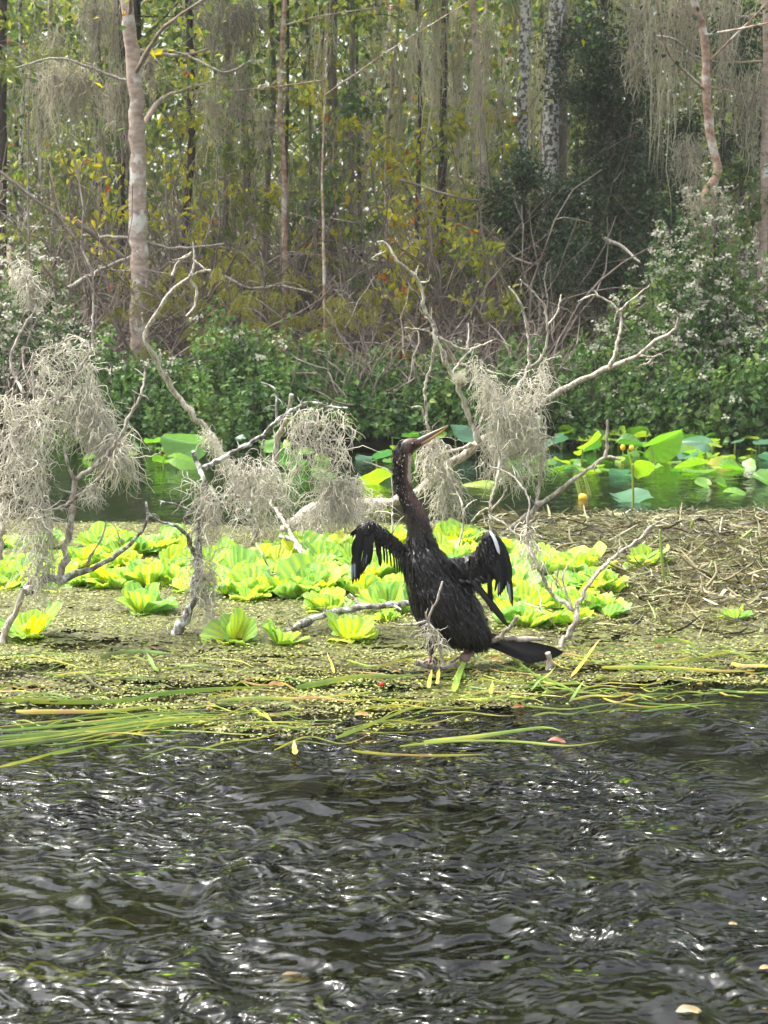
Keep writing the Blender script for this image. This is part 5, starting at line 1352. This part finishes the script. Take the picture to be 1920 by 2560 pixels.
evergreen('taller dark evergreen tree between the speckled trunks and the hanging moss', 16.6, [(1490, 230, 80), (1560, 280, 85), (1480, 330, 75), (1560, 390, 90), (1500, 430, 80), (1590, 470, 80), (1530, 170, 70), (1450, 200, 55), (1610, 360, 70), (1600, 220, 60), (1540, 530, 80), (1620, 560, 70)], 1550, n=900)
evergreen('shadowy evergreen tree in front of which the moss curtain hangs', 15.7, [(1680, 420, 70), (1700, 480, 60), (1650, 620, 80), (1580, 640, 80), (1710, 340, 55), (1690, 560, 60), (1500, 690, 80), (1430, 700, 70)], 1660)
evergreen('dark evergreen tree at the top beyond the crooked trunk', 17.0, [(1630, 60, 80), (1700, 90, 80), (1830, 120, 80), (1880, 220, 80), (1860, 320, 70), (1800, 40, 80), (1500, 60, 80), (1440, 90, 70), (1900, 60, 70), (1840, 420, 60)], 1780, n=760)

# bare twig thickets
def thicket(px, top, Y, wpx, n, label, group=None):
    b = at(px, 900, Y); gz = float(bank_z(b[0], Y)); H = at(px, top, Y)[2] - gz; hx = wpx * .5 * px2m(Y)
    o = empty('bare_bush', (b[0], Y, gz)); tag(o, label, 'bare bush', group)
    m = 9
    st = np.zeros((n, m, 3)); st[:, 0] = np.stack([rng.normal(size=n) * hx * .5, rng.normal(size=n) * .25, np.zeros(n)], -1)
    d = nrm(np.stack([rng.normal(size=n) * .55, rng.normal(size=n) * .4, np.ones(n)], -1)); L = rng.uniform(.5, 1.1, n) * H * 1.1
    for k in range(1, m):
        d = nrm(d + rng.normal(size=(n, 3)) * [.22, .2, .16] + [0, 0, -.03]); st[:, k] = st[:, k - 1] + d * (L / (m - 1))[:, None]
    V, F = tubes(st, np.linspace(.013, .004, m)[None] * rng.uniform(.5, 1.4, n)[:, None], 4)
    mb = MB().add(V, F)
    i_ = rng.integers(0, n, n * 4); k_ = rng.integers(2, m - 1, n * 4)
    s0 = st[i_, k_]; c = len(s0)
    q = np.zeros((c, 5, 3)); q[:, 0] = s0
    d = nrm(rng.normal(size=(c, 3)) + [0, 0, .25]); L = rng.uniform(.15, .6, c)
    for k in range(1, 5):
        d = nrm(d + rng.normal(size=(c, 3)) * .25); q[:, k] = q[:, k - 1] + d * (L / 4)[:, None]
    V, F = tubes(q, np.linspace(.0065, .003, 5)[None] * rng.uniform(.7, 1.3, c)[:, None], 3)
    mb.add(V, F)
    tag(mb.build('twigs', M['twig'], o), kind='stuff')
for i, x in enumerate(np.linspace(-40, 1380, 15)):
    thicket(x + rng.normal() * 20, rng.uniform(330, 560), rng.uniform(14.9, 17.5), 240, 34, 'tangle of bare brown twigs behind the bank shrubs', 'bare twig tangles in the undergrowth')
for x, t in ((915, 800), (985, 770), (1180, 790), (1275, 780), (1340, 800), (40, 760)):
    thicket(x, t, 13.8, 170, 30, 'bare twig clump poking out between the bank shrubs', 'bare twig clumps between the bank shrubs')
for i in range(40):
    thicket(rng.uniform(0, 1900), rng.uniform(120, 480), rng.uniform(16.5, 21), 300, 24, 'tangle of bare twigs deeper in the wood', 'bare twig tangles deeper in the wood')
# leaning and fallen branches in the wood
for i, (pts, w, Y, lab) in enumerate([([(0, 430), (90, 500), (160, 560), (215, 640), (250, 660)], 9, 15.5, 'thin dark branch sagging behind the flowering shrub'), ([(190, 555), (320, 650), (400, 690), (440, 770)], 14, 15.2, 'dark leaning branch crossing in front of the pinkish trunk foot'), ([(208, 590), (330, 595), (430, 620), (560, 610)], 10, 15.3, 'long pale branch lying level across the pinkish trunk'),
   ([(170, 720), (240, 680), (330, 640)], 13, 15.0, 'grey branch slanting up to the pinkish trunk'), ([(26, 618), (29, 680), (28, 725), (48, 735)], 22, 14.7, 'short reddish stub of trunk above the flowering shrub'), ([(345, 205), (290, 195), (230, 170), (140, 145), (40, 170)], 8, 15.0, 'whitish limb reaching out from the pinkish trunk'),
   ([(348, 150), (400, 125), (470, 140), (560, 180), (630, 150)], 8, 15.2, 'curved pale limb arching between the pinkish and reddish trunks'), ([(1200, 560), (1280, 640), (1330, 660)], 10, 15.4, 'dark branch leaning behind the forked limb'), ([(1510, 595), (1560, 620), (1600, 655)], 10, 14.8, 'pale broken branch sticking out of the evergreen shade'),
   ([(1000, 450), (1100, 480), (1180, 500), (1260, 495)], 8, 16.0, 'level dark branch in the bare twig tangle'), ([(1640, 90), (1690, 100), (1730, 140), (1755, 160)], 7, 14.6, 'pale curved twig reaching from the crooked trunk'), ([(1920, 30), (1870, 42), (1840, 38)], 8, 15.4, 'short pale branch at the top beyond the crooked trunk'),
   ([(620, 0), (660, 70), (700, 110)], 9, 16.2, 'pale fork slanting into the slim reddish trunk'), ([(560, 690), (620, 720), (700, 715), (780, 730)], 8, 15.2, 'grey stick lying behind the cypress saplings')]):
    P = np.array([at(x, y, Y + rng.normal() * .08) for x, y in pts]); k = px2m(Y) * .5
    V, F, C, _, _ = limb(P - P[0], w * k, w * k * .5, 6, step=.06, knob=.1, kink=.25)
    o = MB().add(V, F).add(V, C).build('woodland_branch', M['redbark' if i == 4 else 'snag' if 'pale' in lab or 'whitish' in lab or 'grey' in lab else 'twig']); o.location = P[0]
    tag(o, lab, 'branch')

# moss hanging in the wood
def hangmoss(px, top, drop, wpx, Y, n, label, group=None, tone=.5, wid=.0042):
    P0 = at(px, top, Y); k = px2m(Y)
    m = 8
    x = rng.normal(size=n) * wpx * .32 * k; L = drop * k * rng.uniform(.35, 1.05, n) * (1 - .45 * np.abs(x) / (wpx * .5 * k)).clip(.2, 1)
    S = np.zeros((n, m, 3)); S[:, 0] = np.stack([x, rng.normal(size=n) * wpx * .25 * k, -rng.uniform(0, .25, n) * drop * k], -1)
    u = np.linspace(0, 1, m)
    for q in range(1, m):
        S[:, q] = S[:, q - 1] + np.stack([-x * .06 + rng.normal(size=n) * .026, rng.normal(size=n) * .026, -L / (m - 1)], -1)
    W = wid * np.interp(u, [0, .3, .8, 1], [.6, 1, .8, .2])[None] * rng.uniform(.5, 1.5, n)[:, None]
    V, F = ribbons(S, W, None, .3)
    # fine curls
    c = n * 4; i_ = rng.integers(0, n, c); j_ = rng.integers(0, m - 1, c)
    q = np.zeros((c, 4, 3)); q[:, 0] = S[i_, j_]; d = nrm(rng.normal(size=(c, 3)) + [0, 0, -.8])
    for a in range(1, 4):
        d = nrm(d + rng.normal(size=(c, 3)) * .4 + [0, 0, -.25]); q[:, a] = q[:, a - 1] + d * .045
    V2, F2 = ribbons(q, np.full((c, 4), .0028), None, .2)
    t = (tone + .2 * rng.normal(size=n)).clip(0, 1)
    o = MB().add(V, F, np.repeat(t, m * 3)).add(V2, F2, np.repeat((tone + .25 * rng.normal(size=c)).clip(0, 1), 12)).build('hanging_moss', M['moss_far'])
    o.location = P0
    tag(o, label, 'moss', group)
for (x, t, d, w, Y, n, tn, lab) in [(130, 145, 190, 60, 15.2, 60, .6, 'moss fringe under the whitish limb, end nearest the feathery spray'), (178, 150, 200, 55, 15.2, 60, .6, 'moss fringe in the middle of the whitish limb'), (222, 160, 130, 40, 15.2, 40, .7, 'short moss fringe close to the pinkish trunk'),
   (290, 165, 240, 45, 15.8, 60, .55, 'long moss strip beside the pinkish trunk'), (235, -20, 160, 70, 16, 60, .35, 'dark moss drape above the whitish limb'), (560, -40, 260, 120, 15.8, 120, .3, 'wide dark moss drape between pinkish and reddish trunks'), (615, -20, 190, 90, 15.8, 90, .25, 'darkest moss drape beside the slim reddish trunk'),
   (600, 150, 260, 50, 15.9, 50, .4, 'tail of moss below the darkest drape'), (528, 200, 190, 44, 15.6, 50, .75, 'pale yellowish moss tassel over the curved limb'), (372, 130, 130, 34, 15.4, 36, .5, 'small moss tassel by the curved pale limb'),
   (1660, -60, 480, 100, 15.0, 90, .55, 'longest grey moss curtain hanging beside the crooked trunk'), (1720, -60, 330, 90, 15.0, 66, .55, 'grey moss curtain next to the crooked trunk top'), (1820, -60, 380, 100, 15.0, 72, .55, 'grey moss curtain just beyond the crooked trunk'), (1745, -40, 100, 100, 14.5, 80, .5, 'short thick moss cap over the crooked trunk'),
   (1875, 150, 260, 80, 15.2, 70, .5, 'moss curtain between crooked trunk and pale trunk'), (1600, -60, 260, 90, 15.4, 80, .45, 'moss curtain over the tall dark evergreen'), (1725, 330, 200, 60, 15, 60, .5, 'lower moss strip below the longest curtain'), (1770, 480, 130, 70, 14.35, 70, .45, 'moss skirt hanging at the knee of the crooked trunk'),
   (1255, 480, 200, 26, 16.5, 40, .85, 'pale yellow moss streamer in the bare twig tangle'), (1590, 120, 120, 40, 15.3, 40, .55, 'small moss tuft on the tall dark evergreen')]:
    hangmoss(x, t, d, w, Y, n, lab, None, tn)
for i in range(128):
    Y = rng.uniform(16, 30)
    x = rng.uniform(-120, 2040) if i < 104 else rng.uniform(880, 1330)
    tn = rng.uniform(.4, .95); wd = 'pale yellowish' if tn > .68 else 'dull grey'
    hangmoss(x, rng.uniform(-160, 260), rng.uniform(160, 480), rng.uniform(20, 60), Y, 26, wd + ' moss streamer hanging deep in the wood', wd + ' moss streamers deep in the wood', tn, wid=.006)

# far wood: a mass of sunlit leaves
N = 118000
Yf = rng.uniform(27, 46, N); X = rng.uniform(-1, 1, N) * (Yf * .36 + 5); Zf = 13 * rng.uniform(0, 1, N) ** 1.1
keep = waves2(X, Zf, 71, 3.2, 8) * .5 + waves2(X, Zf, 72, 1.1, 8) * .45 + rng.normal(size=N) * .4 > -.95
P = np.stack([X, Yf, Zf], -1)[keep]
tn = .42 + .25 * waves2(P[:, 0], P[:, 2], 73, 2.5, 6)
V, F, t = leafcloud(P, .29, np.array([0, -.2, .7]), tn, LEAF2, .6, .2)
tag(MB().add(V, F, t).build('far_wood', M['far'], smooth=False), 'mass of sunlit leaves of the wood far behind', 'far wood', kind='stuff')
N = 26000
Yf = rng.uniform(16.5, 27, N); X = rng.uniform(-1, 1, N) * (Yf * .34 + 2.5)
P = np.stack([X, Yf, bank_z(X, Yf) + rng.uniform(0, 1, N) ** 1.6 * 1.5], -1)
V, F, t = leafcloud(P, .11, np.array([0, -.2, .8]), .35 + .2 * waves2(P[:, 0], P[:, 1], 75, 2, 6), LEAF2, .5, .2)
tag(MB().add(V, F, t).build('undergrowth', M['broad'], smooth=False), 'low leafy undergrowth on the wood floor', 'undergrowth', kind='stuff')

# ------------------------------------------------------------------ damp air under the trees
hz = bpy.data.materials.new('haze'); hz.use_nodes = True
hn = hz.node_tree; hn.nodes.clear()
ho = hn.nodes.new('ShaderNodeOutputMaterial'); hv = hn.nodes.new('ShaderNodeVolumePrincipled')
hv.inputs['Color'].default_value = (.93, .95, .92, 1); hv.inputs['Density'].default_value = .00095
hn.links.new(hv.outputs[0], ho.inputs['Volume'])
bx = [(-310, 310), (-130, 510), (-2.2, 16)]
V = np.array([[x, y, z] for x in bx[0] for y in bx[1] for z in bx[2]], float)
F = [[0, 1, 3, 2], [4, 6, 7, 5], [0, 4, 5, 1], [2, 3, 7, 6], [0, 2, 6, 4], [1, 5, 7, 3]]
tag(MB().add(V, F).build('haze', hz, smooth=False), 'thin damp haze', kind='stuff')
